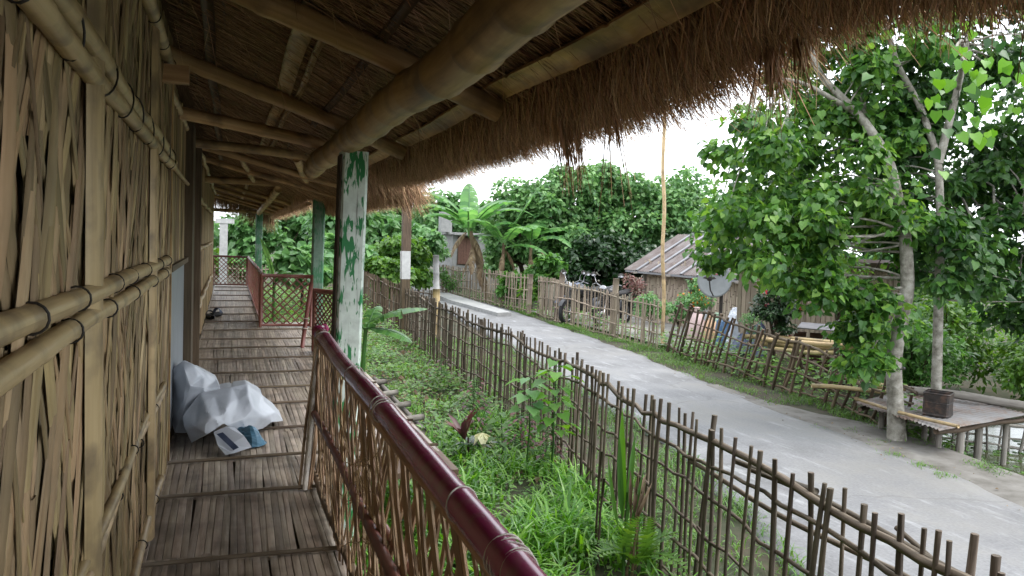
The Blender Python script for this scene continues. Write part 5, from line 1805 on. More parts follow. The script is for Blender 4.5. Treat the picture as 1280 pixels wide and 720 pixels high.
pl = thing('palm_seedling', 'young palm with stiff upright pleated green leaves and dry brown sheaths at the garden fence', 'plant', (2.43, 4.2, -.6))
for k, (dx, dy, dz, L, w_) in enumerate(((-.06, .04, 1, .70, 1.0), (-.12, -.02, 1, .58, .9), (.05, .02, 1, .62, .85), (-.2, .06, 1, .5, .7), (.14, -.05, 1, .45, .7))):
    q_ = LANCE_V * [.62 * w_, 1, .6]
    leafparts(pl, 'leaf', 'leaf_shrub' if k != 0 else 'leaf_bright', [(2.41 + dx * .2, 4.2 + dy * .2, -.22 - .03 * k)], [(dx, dy, dz)], [(-.6, -.8, .1)], [L], q_, [LANCE_F4, LANCE_F3])
for k, (dx, dy, L) in enumerate(((.22, .0, .42), (.3, -.1, .36), (.12, .1, .4), (-.1, -.1, .34), (.26, .12, .3))):
    leafparts(pl, 'dry_leaf', 'banana_dead', [(2.44 + dx * .1, 4.18, -.28 + .04 * k)], [(dx, dy, 1 - k * .12)], [(-.5, -.8, .3)], [L * .72], LANCE_V * [.8, 1, 2.5], [LANCE_F4, LANCE_F3])
for k in range(4):
    m_ = MB(); limb(m_, (2.4 + .03 * k, 4.18 + .02 * (k % 2), -.65), (2.41 + .035 * k, 4.2, -.05 + .05 * (k % 3)), .011, .006, .03, 6, k + 60)
    m_.build('sheath', MT['banana_dead'] if k else MT['leaf_shrub'], pl, True)
for k, (x, y, h) in enumerate(((2.38, 4.55, .72), (2.3, 4.35, .6))):
    m_ = MB(); limb(m_, (x, y, -.65), (x + .02, y, -.6 + h), .011, .008, .03, 6, k + 70); m_.build('dry_stalk', MT['bark_dark'], pl, True)


def fern(name, label, loc, fr, mat):
    t_ = thing(name, label, 'fern', loc)
    for az, L, el, bend in fr:
        n_ = 15
        el_ = rad(el); p = np.array(loc, float); P_ = [p.copy()]; T_ = []
        for i in range(n_):
            v = np.array([math.cos(rad(az)) * math.cos(el_), math.sin(rad(az)) * math.cos(el_), math.sin(el_)])
            T_.append(v); p = p + v * L / n_; P_.append(p.copy()); el_ -= rad(bend) / n_
        P_ = np.array(P_); T_.append(T_[-1]); T_ = np.array(T_)
        s_ = np.array([-math.sin(rad(az)), math.cos(rad(az)), 0])
        m_ = MB(); m_.tube(P_, np.linspace(.004, .0015, len(P_)), 4)
        t = np.linspace(0, 1, len(P_))
        for sg in (1, -1):
            leaves(m_, P_[2:], T_[2:] * .35 + s_ * sg, np.cross(T_[2:], s_) * -1 + [0, 0, .01], .3 * L * np.sin(np.clip(1.06 - t[2:], 0, 1) ** .8 * math.pi * .52) * .8, OVAL_V * [.75, 1, 1], OVAL_F)
        m_.build('frond', MT[mat], t_)
    return t_


fern('fern', 'bright green fern with arching feathery fronds beside the palm seedling', (2.48, 4.2, -.55), ((250, .62, 80, 60), (330, .6, 70, 90), (200, .5, 60, 90), (290, .55, 60, 110), (20, .5, 60, 90), (150, .4, 60, 90)), 'leaf_lime')
fern('fern', 'small pale fern in the long grass below the fence', (2.55, 5.1, -.58), ((250, .4, 50, 80), (310, .4, 45, 90), (190, .4, 40, 80), (130, .35, 60, 90)), 'leaf_lime')
q = np.random.default_rng(8)
yl = thing('yellow_plant', 'small plant with yellow leaves close under the railing laths', 'plant', (1.05, 2.95, -.6))
m_ = MB(); limb(m_, (1.05, 2.95, -.65), (1.06, 2.93, .05), .008, .005, .05, 6, 3); m_.build('stem', MT['leaf_shrub'], yl, True)
a = np.arange(9) * 2.4
leafparts(yl, 'leaf', 'leaf_yellow', [np.array([1.06, 2.93, -.12 + .025 * k]) for k in range(9)], np.stack([np.cos(a), np.sin(a), np.full(9, .2)], 1), np.stack([np.zeros(9), np.full(9, -.3), np.ones(9)], 1), q.uniform(.1, .17, 9), OVAL_V * [1.3, 1, 1], OVAL_F)

# ------------------------------------------------------------------ grass and weeds
def in_garden(n_, x0, y0, y1, xf):
    y = rng.uniform(y0, y1, n_)
    x1 = np.interp(y, [0, 4.35, 6.3, 8.5, 11.7, 16.3, 30], [2.5, 2.72, 2.98, 3.2, 3.3, 3.62, 4.2]) + xf
    x = x0 + (x1 - x0) * rng.random(n_)
    return x, y


def blades(mb, x, y, L, w_, lean, clump=True):
    n_ = len(x)
    if clump:
        x = x + .0; k = np.array([mnoise.noise((a_ * 1.6, b_ * 1.6, 9)) for a_, b_ in zip(x, y)])
        keep = rng.random(n_) < np.clip(.62 + 1.2 * k, .08, 1)
        x, y, L, w_, k = x[keep], y[keep], L[keep], w_[keep], k[keep]
        L = L * np.clip(1 + .9 * k, .45, 1.6)
        n_ = len(x)
    a = rng.uniform(0, 2 * math.pi, n_)
    d = nrm(np.stack([np.cos(a) * lean, np.sin(a) * lean, np.ones(n_)], 1))
    # bend over along the lean direction by splitting into two hops
    z = gz(x, y) + gnoise(x, y, 1.3, .035) - .01
    base = np.stack([x, y, z], 1)
    n4 = 4
    side = np.stack([-np.sin(a), np.cos(a), np.zeros(n_)], 1)
    P_ = np.zeros((n_, n4, 2, 3))
    cur = base.copy(); el = np.full(n_, math.pi / 2) - lean * rng.uniform(.3, 1, n_)
    cv = rng.uniform(.3, 1.7, n_)
    for i in range(n4):
        ww = w_ * (1, .95, .7, .06)[i]
        P_[:, i, 0] = cur - side * (ww / 2)[:, None]; P_[:, i, 1] = cur + side * (ww / 2)[:, None]
        v = np.stack([np.cos(a) * np.cos(el), np.sin(a) * np.cos(el), np.sin(el)], 1)
        cur = cur + v * (L / 3)[:, None]
        el = el - cv * .75
    k0 = np.arange(n_)[:, None] * 8
    f = np.concatenate([k0 + np.array([0, 1, 3, 2]) + 2 * i for i in range(3)], 0)
    mb.add(P_.reshape(-1, 3), f, np.zeros((len(f) * 4, 2)))


m_ = MB()
x, y = in_garden(15000, .75, 2.2, 8.2, .0)
blades(m_, x, y, rng.uniform(.12, .36, len(x)), rng.uniform(.012, .026, len(x)), .75)
x, y = in_garden(9000, .8, 7.8, 16, .1)
blades(m_, x, y, rng.uniform(.06, .2, len(x)), rng.uniform(.005, .01, len(x)), .6)
x, y = in_garden(5000, .8, 16, 30, .1)
blades(m_, x, y, rng.uniform(.1, .22, len(x)), rng.uniform(.01, .018, len(x)), .6)
o = m_.build('garden_grass', MT['grass'], kind='stuff'); o['label'] = 'lush long grass growing in the garden strip inside the fence'
m_ = MB()
yv = rng.uniform(.5, 16, 22000)
xa = np.interp(yv, [0, 4.35, 6.3, 8.5, 11.7, 16.3, 30], [2.5, 2.72, 2.98, 3.2, 3.3, 3.62, 4.2])
xb = road_l(yv) + .12
x = xa + (xb - xa) * rng.random(len(yv)) ** 1.3
blades(m_, x, yv, rng.uniform(.05, .17, len(yv)), rng.uniform(.006, .012, len(yv)), .7)
yv = rng.uniform(5.2, 31, 24000)
xa = road_r(yv) + .03 - .1 * rng.random(len(yv))
xb = np.interp(yv, [5, 6.9, 8.8, 10.2, 12.2, 13.6, 19.3, 31], [7.3, 7.8, 8.2, 8.3, 8.5, 8.65, 8.6, 8.4])
tt = rng.random(len(yv)) ** .8
x = xa + (xb - xa) * tt
keep = ((yv > 8.5) | (tt > .62)) & ~((yv > 19.2) & (yv < 21.0) & (rng.random(len(yv)) < .9))
blades(m_, x[keep], yv[keep], rng.uniform(.035, .12, keep.sum()), rng.uniform(.005, .011, keep.sum()), .7, True)
# tufts on the trodden shoulder
for cx, cy in ((6.95, 6.5), (6.75, 6.1), (7.1, 6.6), (6.7, 5.7), (7.15, 7.1), (6.8, 7.3), (6.6, 5.35), (7.5, 6.1), (7.75, 6.35)):
    x = cx + rng.normal(0, .07, 70); y = cy + rng.normal(0, .07, 70)
    blades(m_, x, y, rng.uniform(.03, .08, 70), rng.uniform(.004, .007, 70), .8, False)
o = m_.build('verge_grass', MT['verge'], kind='stuff'); o['label'] = 'short bright grass along both verges of the road'

m_ = MB()
def weeds(x, y, size, zmax):
    n_ = len(x)
    k = np.array([mnoise.noise((a_ * 1.1 + 5, b_ * 1.1, 2)) for a_, b_ in zip(x, y)])
    keep = rng.random(n_) < np.clip(.6 + 1.3 * k, .05, 1)
    x, y, k = x[keep], y[keep], k[keep]; n_ = len(x)
    z = gz(x, y) + .02 + zmax * rng.random(n_) ** 1.4 * np.clip(.7 + k, .3, 1.4)
    a = rng.uniform(0, 6.28, n_)
    leaves(m_, np.stack([x, y, z], 1), np.stack([np.cos(a), np.sin(a), rng.uniform(-.2, .5, n_)], 1), rng.normal(0, .3, (n_, 3)) + [0, 0, 1], rng.uniform(size[0], size[1], n_), OVAL_V * [1.5, 1, 1], OVAL_F)
x, y = in_garden(19000, .8, 6.6, 16.5, .0); weeds(x, y, (.035, .085), .2)
x, y = in_garden(6000, .8, 16, 31, .0); weeds(x, y, (.07, .15), .4)
x, y = in_garden(1800, .8, 3, 7, .0); weeds(x, y, (.03, .07), .12)
yv = rng.uniform(6.6, 13.8, 6500)
xa = np.interp(yv, [6, 6.9, 8.8, 10.2, 12.2, 13.6], [7.6, 7.8, 8.02, 8.12, 8.34, 8.55])
weeds(xa + rng.uniform(-.1, 1.3, len(yv)), yv, (.05, .11), .55)
yv = rng.uniform(13.5, 31, 4000)
weeds(np.where(yv < 21, 8.95, 8.75) + rng.uniform(-.35, .4, len(yv)), yv, (.05, .12), .4)
x = rng.uniform(7.9, 8.7, 700); y = rng.uniform(5.9, 6.9, 700); weeds(x, y, (.04, .08), .14)
o = m_.build('ground_weeds', MT['weed'], kind='stuff'); o['label'] = 'low broad leaved weeds covering the ground by the fences'
m_ = MB()
x, y = in_garden(1500, .8, 6, 20, 0)
n_ = len(x); a = rng.uniform(0, 6.28, n_)
leaves(m_, np.stack([x, y, gz(x, y) + .03 + .05 * rng.random(n_)], 1), np.stack([np.cos(a), np.sin(a), rng.normal(0, .2, n_)], 1), rng.normal(0, .4, (n_, 3)) + [0, 0, 1], rng.uniform(.05, .11, n_), OVAL_V * [1.6, 1, 2], OVAL_F)
yv = rng.uniform(4, 14, 90); x = road_r(yv) + .25 - np.abs(rng.normal(0, .25, 90)); a = rng.uniform(0, 6.28, 90)
leaves(m_, np.stack([x, yv, np.full(90, -.585)], 1), np.stack([np.cos(a), np.sin(a), rng.normal(0, .2, 90)], 1), rng.normal(0, .3, (90, 3)) + [0, 0, 1], rng.uniform(.015, .04, 90), OVAL_V * [1.6, 1, 2], OVAL_F)
o = m_.build('fallen_leaves', MT['banana_dead'], kind='stuff'); o['label'] = 'dry brown leaves fallen among the weeds'

# ================================================================== TIN PLATFORM OVER THE BANK
tp = thing('tin_platform', 'low roadside platform topped with rusty corrugated tin on short posts at the pond edge', 'platform', (8.1, 6.7, -.95))
A, B, C_, D_ = np.array([7.33, 7.28, -.30]), np.array([9.05, 7.83, -.27]), np.array([9.05, 6.27, -.30]), np.array([7.14, 5.88, -.31])
for k, (u0, u1) in enumerate(((0, .36), (.34, .68), (.66, 1.0))):
    # three sheets, ridges run from the road side to the pond side
    us = np.linspace(u0, u1, 36); vs_ = np.linspace(0, 1, 7)
    G = np.zeros((36, 7, 3))
    for i, u in enumerate(us):
        a, b_ = lerp(A, D_, u), lerp(B, C_, u)
        for j, v_ in enumerate(vs_):
            p = lerp(a, b_, v_)
            G[i, j] = p + [0, 0, .009 * math.sin(i / 35 * 2 * math.pi * 8) + .004 * k + .012 * mnoise.noise((u * 5, v_ * 3, k))]
            if j == 0: G[i, j] += [.03 * mnoise.noise((u * 25, k, 0)), 0, 0]
    m_ = MB(); m_.grid(G); G2 = G.copy(); G2[..., 2] -= .003; m_.grid(G2[:, ::-1])
    m_.build('tin_sheet', MT['rust'], tp, True)
for k, (a, b_, r_, mt) in enumerate((((7.3, 7.25, -.25), (7.3, 5.8, -.255), .02, 'bamboo_pale'), ((7.25, 7.95, -.22), (8.3, 7.45, -.23), .03, 'bamboo_pale'), ((8.0, 7.9, -.2), (8.5, 7.55, -.22), .045, 'bamboo_pale'),
                                    ((8.5, 7.55, -.22), (9.3, 6.2, -.215), .055, 'fence_grey'), ((7.2, 6.0, -.36), (9.2, 6.35, -.36), .03, 'fence_brown'), ((7.35, 7.2, -.36), (9.1, 7.8, -.35), .03, 'fence_brown'))):
    m_ = MB(); bamboo(m_, a, b_, r_, seg=.3, sides=9, seed=k + 30, wob=.012); m_.build('pole', MT[mt], tp, True)
for k, (x, y) in enumerate(((7.5, 6.2), (7.75, 6.13), (8.25, 6.3), (8.9, 6.45), (7.6, 7.1), (8.2, 7.4), (9.0, 7.7), (7.75, 6.6))):
    m_ = MB(); bamboo(m_, (x, y, float(gz(x, y)) - .15), (x, y, -.325), .042 if k in (1, 2) else .032, seg=.4, sides=9, seed=k); m_.build('leg', MT['fence_grey'], tp, True)
bt = thing('black_tin', 'square blackened tin can standing on the tin platform against the slender trunk', 'tin can', (7.74, 6.44, -.28))
m_ = MB()
cz = -.285
prof = [(.135, 0), (.14, .012), (.135, .03), (.133, .15), (.137, .155), (.133, .16), (.135, .25), (.14, .26), (.135, .27)]
sq = [(-1, -.86), (-.86, -1), (.86, -1), (1, -.86), (1, .86), (.86, 1), (-.86, 1), (-1, .86)]
P_ = np.array([[(7.74 + (x * math.cos(.5) - y * math.sin(.5)) * w_, 6.44 + (x * math.sin(.5) + y * math.cos(.5)) * w_, cz + z) for x, y in sq] for w_, z in prof])
m_.grid(P_, wrap=True)
P2 = P_.copy(); P2[..., :2] = (P2[..., :2] - [7.74, 6.44]) * .97 + [7.74, 6.44]; m_.grid(P2[:, ::-1], wrap=True)
m_.add(P_[0], np.arange(8)[None, ::-1])
body = m_.build('can_body', MT['black_tin'], bt)

# ================================================================== HUT WITH A TIN ROOF
hut = thing('tin_roofed_hut', 'small woven bamboo hut with a rusty ribbed tin roof behind the yard fence', 'hut', (13.2, 17.3, -.6))
hx, hy0, hy1, ez = 11.65, 14.6, 19.9, .88
m_ = MB()
m_.box((13.1, hy1 - .03, .2), (2.9, .06, 1.7)); m_.box((13.1, hy0 + .03, .2), (2.9, .06, 1.7)); m_.box((14.55, (hy0 + hy1) / 2, .2), (.06, hy1 - hy0, 1.7))
m_.box((hx + .04, (hy0 + 16.5) / 2, .2), (.05, 16.5 - hy0, 1.7)); m_.box((hx + .04, (hy1 + 17.4) / 2, .2), (.05, hy1 - 17.4, 1.7)); m_.box((hx + .04, 16.95, .95), (.05, .9, .25))
wl_ = m_.build('wall', MT['fence_brown'], hut)
m_ = MB()
y = hy0
while y < hy1:
    if not 16.5 < y < 17.4:
        z = -.6 + R.uniform(-.2, 0)
        while z < .95:
            L = R.uniform(.22, .34)
            m_.box((hx - .012 + R.uniform(-.008, .004), y, z + L / 2), (.012, .065, L), Matrix.Rotation(R.uniform(-.08, .08), 3, 'X'))
            z += L + .015
    y += .075
m_.build('wall_strips', fibre('hut_strip', [(.24, .19, .14), (.38, .31, .24), (.5, .42, .34)], 40, 2, .75, .3, (.75, 1.2)), wl_, kind='stuff')
for yy_ in (hy0 + .1, 16.5, 17.4, hy1 - .1):
    m_ = MB(); m_.box((hx - .05, yy_, .2), (.09, .1, 1.72)); m_.build('post', MT['fence_grey'], hut)
m_ = MB(); m_.box((hx + .1, 16.95, .1), (.04, .8, 1.5)); m_.build('door', MT['bamboo_dark'], hut)
m_ = MB(); m_.box((hx - .1, (hy0 + hy1) / 2, .84), (.07, hy1 - hy0 + .3, .07)); m_.build('wall_plate', MT['fence_grey'], hut)
def sheet(y0, y1, x0, z0, x1, z1, n_rib, cut0=0., cut1=0.):
    k_ = 2 * n_rib + 1
    G = np.zeros((k_, 5, 3))
    for i in range(k_):
        y = lerp(y0, y1, i / (k_ - 1))
        for j in range(5):
            t = j / 4
            G[i, j] = (lerp(x0, x1, t), y, lerp(z0, z1, t) + (.022 if i % 2 else 0) + .01 * mnoise.noise((y * 2, t * 3, 1)))
    mb = MB(); mb.grid(G); G2 = G.copy(); G2[..., 2] -= .012; mb.grid(G2[:, ::-1])
    return mb
rf_ = MB(); rf_.box((13.1, (hy0 + hy1) / 2, 1.99), (.2, hy1 - hy0 - .2, .04)); ridge = rf_.build('roof', MT['tin_pale'], hut)
y = hy0 - .4
k = 0
while y < hy1 + .35:
    w_ = .78
    sheet(y, y + w_ + .05, 11.25, .86 + .006 * (k % 2), 13.1, 2.0 + .006 * (k % 2), 7).build('roof_sheet', MT['tin_roof'], ridge, False)
    sheet(y, y + w_ + .05, 14.95, .86 + .006 * (k % 2), 13.1, 2.0 + .006 * (k % 2), 7).build('roof_sheet', MT['tin_roof'], ridge, False)
    m_ = MB()
    m_.box((12.17, y, 1.47), (2.2, .11, .03), Matrix.Rotation(-math.atan2(1.14, 1.85), 3, 'Y')); m_.build('roof_batten', MT['tin_pale'], ridge)
    y += w_; k += 1
m_ = MB(); m_.box((11.24, (hy0 + hy1) / 2, .835), (.04, hy1 - hy0 + .8, .05)); m_.build('fascia', MT['tin_pale'], hut)
m_ = MB()
for yy_ in (hy0 + .2, 16.0, 17.8, hy1 - .3):
    m_.box((11.45, yy_, .82), (.7, .06, .05))
m_.build('rafter_ends', MT['fence_grey'], hut)

# second, bare shed behind the trees
sh = thing('bamboo_shed', 'plain weathered bamboo shed wall seen under the hanging leaves', 'shed', (10.9, 12.0, -.6))
m_ = MB(); m_.box((11.0, 12.0, .35), (.06, 3.4, 1.9), Matrix.Rotation(.45, 3, 'Z')); ws = m_.build('wall', MT['fence_pale'], sh)
m_ = MB()
for k in range(34):
    t = (k + .5) / 34 - .5
    x, y = 11.0 - math.sin(.45) * 3.4 * t - .04, 12.0 + math.cos(.45) * 3.4 * t
    m_.box((x, y, .35 + R.uniform(-.04, .04)), (.02, .085, 1.85), Matrix.Rotation(.45, 3, 'Z'))
m_.build('wall_slats', MT['fence_pale'], ws, kind='stuff')
m_ = MB(); m_.box((10.75, 11.9, 1.35), (1.0, 3.8, .06), Matrix.Rotation(.45, 3, 'Z') @ Matrix.Rotation(.2, 3, 'Y')); m_.build('roof', MT['tin_roof'], sh)
for x, y in ((10.2, 10.6), (9.95, 11.2)):
    m_ = MB(); m_.tube([(x, y, -.65), (x + .02, y, 1.25)], .045, 7); m_.build('post', MT['fence_pale'], sh, True)
kl = thing('wood_store', 'low dark brick hearth under a small tin cover behind the bamboo poles', 'hearth', (9.95, 10.4, -.6))
m_ = MB()
for r_ in range(7):
    for c_ in range(5):
        m_.box((9.95 + .42 * (c_ + .5 * (r_ % 2) - 2) * .42, 10.45 - .42 * (c_ + .5 * (r_ % 2) - 2) * .5, -.5 + r_ * .1), (.2, .1, .085), Matrix.Rotation(-.87, 3, 'Z'))
m_.build('bricks', plain('brick_dark', [(.05, .025, .018), (.10, .05, .035)], 9, .9), kl, kind='stuff')
m_ = MB(); m_.box((9.93, 10.42, .26), (1.15, .5, .02), Matrix.Rotation(-.87, 3, 'Z') @ Matrix.Rotation(.12, 3, 'X')); m_.build('cover', MT['tin_pale'], kl)
for k, (a, b_, r_) in enumerate((((8.5, 10.55, .04), (9.9, 9.3, .08), .045), ((8.55, 10.75, -.05), (10.1, 9.4, .0), .05), ((8.6, 10.4, -.1), (9.7, 9.45, -.06), .04), ((8.4, 10.9, .06), (9.6, 9.75, .1), .04))):
    b0 = thing('bamboo_pole', ('pale bamboo pole laid level, uppermost in front of the hearth', 'thick pale bamboo pole laid level behind the upper one', 'short bamboo pole lowest in the pile by the leaning fence', 'bamboo pole lying at the back of the pile near the hibiscus')[k], 'pole', tuple((np.array(a) + b_) / 2), 'bamboo poles stacked by the hearth')
    m_ = MB(); bamboo(m_, a, b_, r_, seg=.4, sides=9, seed=k + 12, wob=.015); m_.build('culm', MT['bamboo_pale'], b0, True)
for k, (x, y) in enumerate(((8.65, 10.5), (9.7, 9.55))):
    b0 = thing('rack_post', ('short stake holding the pole pile beside the hibiscus', 'short stake holding the pole pile beside the spindly tree')[k], 'stake', (x, y, -.6))
    m_ = MB(); m_.tube([(x, y, -.65), (x, y, .12)], .04, 7); m_.build('shaft', MT['fence_pale'], b0, True)

# ------------------------------------------------------------------ dish
ds = thing('satellite_dish', 'round grey satellite dish with a small red mark on a dark post by the hut', 'satellite dish', (10.6, 14.5, -.6))
ax = Vector((-.80, -.58, .12)).normalized()
u_ = Vector((0, 0, 1)).cross(ax).normalized(); w_v = ax.cross(u_)
cc = Vector((10.42, 14.62, .86))
m_ = MB()
P_ = []
for r_ in np.linspace(0.001, .40, 9):
    P_.append([cc + ax * (r_ * r_ * .55) + (u_ * math.cos(a) + w_v * math.sin(a)) * r_ for a in np.linspace(0, 2 * math.pi, 33)[:-1]])
for r_ in np.linspace(.40, .001, 9):
    P_.append([cc + ax * (r_ * r_ * .55 - .012) + (u_ * math.cos(a) + w_v * math.sin(a)) * r_ for a in np.linspace(0, 2 * math.pi, 33)[:-1]])
m_.grid(np.array(P_), wrap=True)
bowl = m_.build('bowl', MT['dish'], ds, True)
m_ = MB()
arc = [cc + ax * (.03 + .012) + u_ * (.02 + .06 * math.cos(a)) + w_v * (.19 + .05 * math.sin(a)) for a in np.linspace(.2, 2.9, 9)]
m_.tube(np.array(arc), np.array([.008, .014, .02, .022, .022, .02, .016, .012, .006]), 6)
m_.tube(np.array([cc + ax * .035 + u_ * k_ + w_v * .14 for k_ in (-.04, 0, .04, .08)]), .008, 6)
m_.build('red_mark', MT['dish_red'], bowl, True)
m_ = MB(); m_.tube([(10.52, 14.50, -.7), (10.5, 14.49, .68)], .04, 8); m_.build('post', MT['pole_iron'], ds, True)
m_ = MB()
tip = cc + ax * .36 + w_v * -.05 + u_ * -.02
m_.tube([cc - w_v * .36 + ax * .06, cc - w_v * .25 + ax * .3, tip], .016, 6)
m_.tube([tip, tip + Vector((0, 0, .035)), tip + Vector((0, 0, .05)), tip + Vector((0, 0, .06)), tip + Vector((0, 0, .1))], [.04, .06, .13, .15, .1], 12)
m_.build('feed_arm', MT['pole_iron'], ds, True)

# ------------------------------------------------------------------ sacks, tarpaulin heap
def sack(label, c, r_, h, mat, seed):
    t_ = thing('sack', label, 'sack', (c[0], c[1], c[2]), 'sacks standing in the yard')
    q = random.Random(seed)
    prof = [(.0, 0), (.85, .0), (1., .1), (1.02, .35), (.9, .6), (.62, .8), (.22, .9), (.3, .97), (.36, 1.0), (.2, 1.02), (0.01, .98)]
    P_ = []
    for w_, z in prof:
        P_.append([(c[0] + math.cos(a) * w_ * r_ * (1 + .16 * mnoise.noise((math.cos(a) * 1.6, math.sin(a) * 1.6 + z * 2, seed))), c[1] + math.sin(a) * w_ * r_ * (1 + .16 * mnoise.noise((math.cos(a) * 1.6 + 4, math.sin(a) * 1.6 + z * 2, seed))),
                    c[2] + z * h) for a in np.linspace(0, 2 * math.pi, 17)[:-1]])
    m_ = MB(); m_.grid(np.array(P_), wrap=True); m_.build('sack_body', mat, t_, True)
    m_ = MB(); ring(m_, (c[0], c[1], c[2] + .9 * h), (0, 0, 1), r_ * .25, .01); m_.build('tie_cord', MT['cord'], t_, True)


sack('pale pinkish sack under the orange flowers', (10.25, 15.05, -.6), .22, .8, plain('sack_pink', [(.5, .36, .35), (.62, .48, .46)], 9, .7), 1)
sack('orange tinted sack in the middle of the row', (10.5, 14.85, -.6), .2, .62, plain('sack_orange', [(.5, .3, .17), (.6, .42, .28)], 9, .7), 2)
sack('pale green sack beside the dish post', (10.72, 14.9, -.6), .22, .68, plain('sack_green', [(.25, .4, .28), (.38, .52, .4)], 9, .7), 3)
sack('white sack behind the others near the hut door', (10.75, 15.5, -.6), .24, .8, MT['white_tarp'], 4)
th = thing('tarpaulin_heap', 'heap covered by dark blue and white tarpaulin beside the dish post', 'covered heap', (10.5, 13.3, -.6))
m_ = MB(); crumple(m_, (10.55, 13.2, -.62), .62, .55, .82, 21, 22, (44, 26), fold=.03); m_.build('dark_tarpaulin', MT['navy_tarp'], th, False)
m_ = MB(); crumple(m_, (10.45, 13.75, -.62), .5, .45, 1.05, 23, 22, (44, 26), fold=.04); m_.build('white_tarpaulin', MT['white_tarp'], th, False)
m_ = MB(); crumple(m_, (10.2, 13.85, -.62), .3, .3, .85, 25, 16, (30, 18), fold=.04); m_.build('blue_tarpaulin', plain('bright_blue_tarp', [(.05, .11, .22), (.08, .16, .28)], 5, .4), th, False)

# ------------------------------------------------------------------ motorcycles
def torus(mb, c, R_, r_, axis_y=True, n=22, m=8):
    P_ = []
    for i in range(n):
        a = 2 * math.pi * i / n
        P_.append([(c[0] + (R_ + r_ * math.cos(b_)) * math.cos(a), c[1] + r_ * math.sin(b_), c[2] + (R_ + r_ * math.cos(b_)) * math.sin(a)) for b_ in np.linspace(0, 2 * math.pi, m + 1)[:-1]])
    P_.append(P_[0])
    mb.grid(np.array(P_), wrap=True)


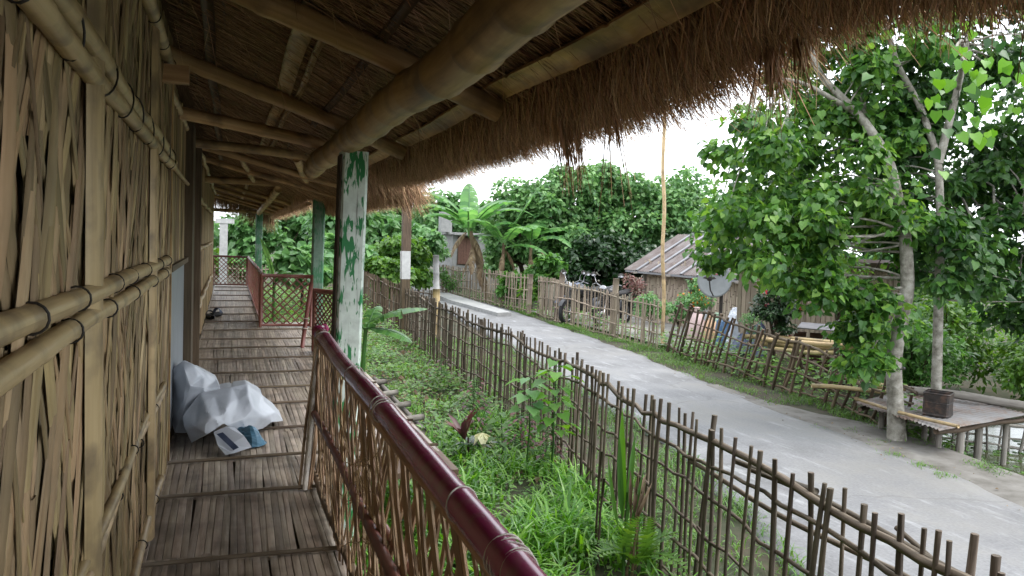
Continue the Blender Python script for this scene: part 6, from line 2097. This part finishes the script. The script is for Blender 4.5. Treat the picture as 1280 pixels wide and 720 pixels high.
def motorcycle(label, loc, ang, paint):
    """built along +X, then turned"""
    t_ = thing('motorcycle', label, 'motorcycle', loc, 'motorcycles parked in the yard')
    ca, sa = math.cos(ang), math.sin(ang)
    def place(mb, nm, mt, par=t_, sm=True):
        mb.V = [v * 1.13 for v in mb.V]
        mb.V = [np.stack([v[:, 0] * ca - v[:, 1] * sa + loc[0], v[:, 0] * sa + v[:, 1] * ca + loc[1], v[:, 2] + loc[2]], 1) for v in mb.V]
        return mb.build(nm, mt, par, sm)
    for x in (-.62, .66):
        m_ = MB(); torus(m_, (x, 0, .30), .26, .05); wh = place(m_, 'wheel', MT['rubber'])
        m_ = MB(); torus(m_, (x, 0, .30), .21, .018)
        for k in range(10):
            a = k * math.pi / 5
            m_.tube([(x, 0, .30), (x + .2 * math.cos(a), 0, .30 + .2 * math.sin(a))], .005, 4)
        m_.tube([(x, -.06, .3), (x, .06, .3)], .045, 8)
        place(m_, 'rim', MT['chrome'], wh)
    m_ = MB()
    m_.tube([(.42, 0, .82), (.1, 0, .62), (-.25, 0, .62), (-.75, 0, .72)], .03, 7); m_.tube([(.40, 0, .78), (.22, 0, .32), (-.2, 0, .3), (-.28, 0, .6)], .025, 7)
    m_.tube([(-.2, .09, .32), (-.62, .09, .3)], .02, 6); m_.tube([(-.2, -.09, .32), (-.62, -.09, .3)], .02, 6)
    place(m_, 'frame', MT['black_gloss'])
    m_ = MB(); m_.box((.05, 0, .40), (.3, .22, .22)); m_.tube([(.12, 0, .48), (.2, 0, .62)], .09, 10); place(m_, 'engine', MT['pole_iron'], sm=False)
    m_ = MB()
    P_ = []
    for x, w_, z0, z1 in ((.42, .03, .74, .84), (.36, .11, .68, .93), (.18, .15, .66, .97), (-.02, .13, .66, .9), (-.12, .07, .68, .8)):
        P_.append([(x, w_ * math.cos(a), (z0 + z1) / 2 + (z1 - z0) / 2 * math.sin(a)) for a in np.linspace(0, 2 * math.pi, 13)[:-1]])
    m_.grid(np.array(P_), wrap=True); place(m_, 'fuel_tank', paint)
    m_ = MB()
    P_ = []
    for x, w_, z0, z1 in ((-.06, .05, .72, .80), (-.12, .12, .71, .83), (-.4, .14, .72, .84), (-.72, .13, .76, .88), (-.82, .06, .79, .87)):
        P_.append([(x, w_ * math.cos(a), (z0 + z1) / 2 + (z1 - z0) / 2 * math.sin(a)) for a in np.linspace(0, 2 * math.pi, 13)[:-1]])
    m_.grid(np.array(P_), wrap=True); place(m_, 'seat', MT['rubber'])
    m_ = MB()
    for s_ in (-1, 1):
        m_.tube([(.66, .08 * s_, .3), (.48, .08 * s_, .86)], .022, 7)
    place(m_, 'front_fork', MT['chrome'])
    for x, a0, a1 in ((.66, .5, 2.7), (-.62, .3, 2.6)):
        m_ = MB(); m_.grid(np.array([[(x + .335 * math.cos(a), y_, .3 + .335 * math.sin(a)) for y_ in (-.06, -.03, .03, .06)] for a in np.linspace(a0, a1, 10)])); place(m_, 'mudguard', paint)
    m_ = MB(); m_.tube([(.36, -.36, 1.0), (.42, -.26, 1.03), (.46, -.1, .95), (.46, .1, .95), (.42, .26, 1.03), (.36, .36, 1.0)], .014, 6); hb = place(m_, 'handlebar', MT['chrome'])
    for s_ in (-1, 1):
        m_ = MB(); m_.tube([(.34, .37 * s_, .99), (.42, .25 * s_, 1.035)], .02, 7); place(m_, 'grip', MT['rubber'], hb)
        m_ = MB(); m_.tube([(.42, .26 * s_, 1.03), (.44, .3 * s_, 1.16), (.40, .34 * s_, 1.22)], .008, 5)
        m_.grid(np.array([[(.40 - .015 * (1 - k), .36 * s_ + .085 * k * math.cos(a), 1.24 + .05 * k * math.sin(a)) for a in np.linspace(0, 2 * math.pi, 13)] for k in (0.01, .6, 1)]))
        place(m_, 'mirror', MT['chrome'])
    m_ = MB()
    P_ = [[(x, r_ * math.cos(a), .9 + r_ * math.sin(a)) for a in np.linspace(0, 2 * math.pi, 15)[:-1]] for x, r_ in ((.47, .03), (.5, .085), (.58, .1), (.6, .09), (.61, .01))]
    m_.grid(np.array(P_), wrap=True); place(m_, 'headlight', MT['chrome'])
    m_ = MB(); m_.tube([(.2, -.13, .32), (-.1, -.14, .25), (-.75, -.15, .34)], [.02, .025, .045], 8); place(m_, 'exhaust', MT['chrome'])
    return t_


motorcycle('dark motorcycle parked behind the yard fence, mirrors showing next to the gate post', (9.25, 18.95, -.6), 3.6, MT['black_gloss'])
motorcycle('second dark motorcycle parked close to the pinkish shrub behind the yard fence', (9.75, 18.2, -.6), 3.75, MT['black_gloss'])
motorcycle('blue black motorcycle half hidden behind the other two near the gate', (9.6, 19.8, -.6), 3.5, MT['navy_tarp'])

# ------------------------------------------------------------------ concrete house behind the banana plants, white pillar
hc = thing('concrete_house', 'narrow pale concrete house with a brown wooden shutter behind the banana plants', 'house', (10.6, 34, -.6))
m_ = MB(); m_.box((10.4, 34.2, .6), (2.0, 2.4, 2.5)); m_.build('wall', MT['concrete_pale'], hc)
m_ = MB(); m_.box((10.4, 34.2, 1.9), (2.3, 2.7, .1)); m_.build('roof_slab', MT['concrete_pale'], hc)
m_ = MB(); m_.box((9.15, 33.4, 2.4), (.5, .5, .9)); m_.build('parapet_block', MT['concrete_pale'], hc)
m_ = MB(); m_.box((10.0, 32.74, 1.87), (1.2, .3, .07)); m_.build('sunshade', MT['concrete_pale'], hc)
m_ = MB(); m_.box((9.98, 32.985, 1.14), (.68, .04, 1.28)); wf = m_.build('window', MT['bamboo_dark'], hc)
shut = plain('shutter', [(.11, .055, .04), (.17, .09, .065)], 14, .8)
for k in range(5):
    m_ = MB(); m_.box((9.73 + k * .125, 32.955, 1.14), (.115, .03, 1.2)); m_.build('shutter_plank', shut, wf)
wp = thing('white_pillar', 'white painted pillar with a short crossbar past the end of the veranda', 'pillar', (-.18, 28.2, -.6))
m_ = MB(); m_.box((-.18, 28.2, .6), (.26, .26, 2.5)); m_.build('shaft', MT['white_paint'], wp)
m_ = MB(); m_.box((-.15, 28.2, 1.93), (.62, .3, .16)); m_.build('crossbar', MT['white_paint'], wp)
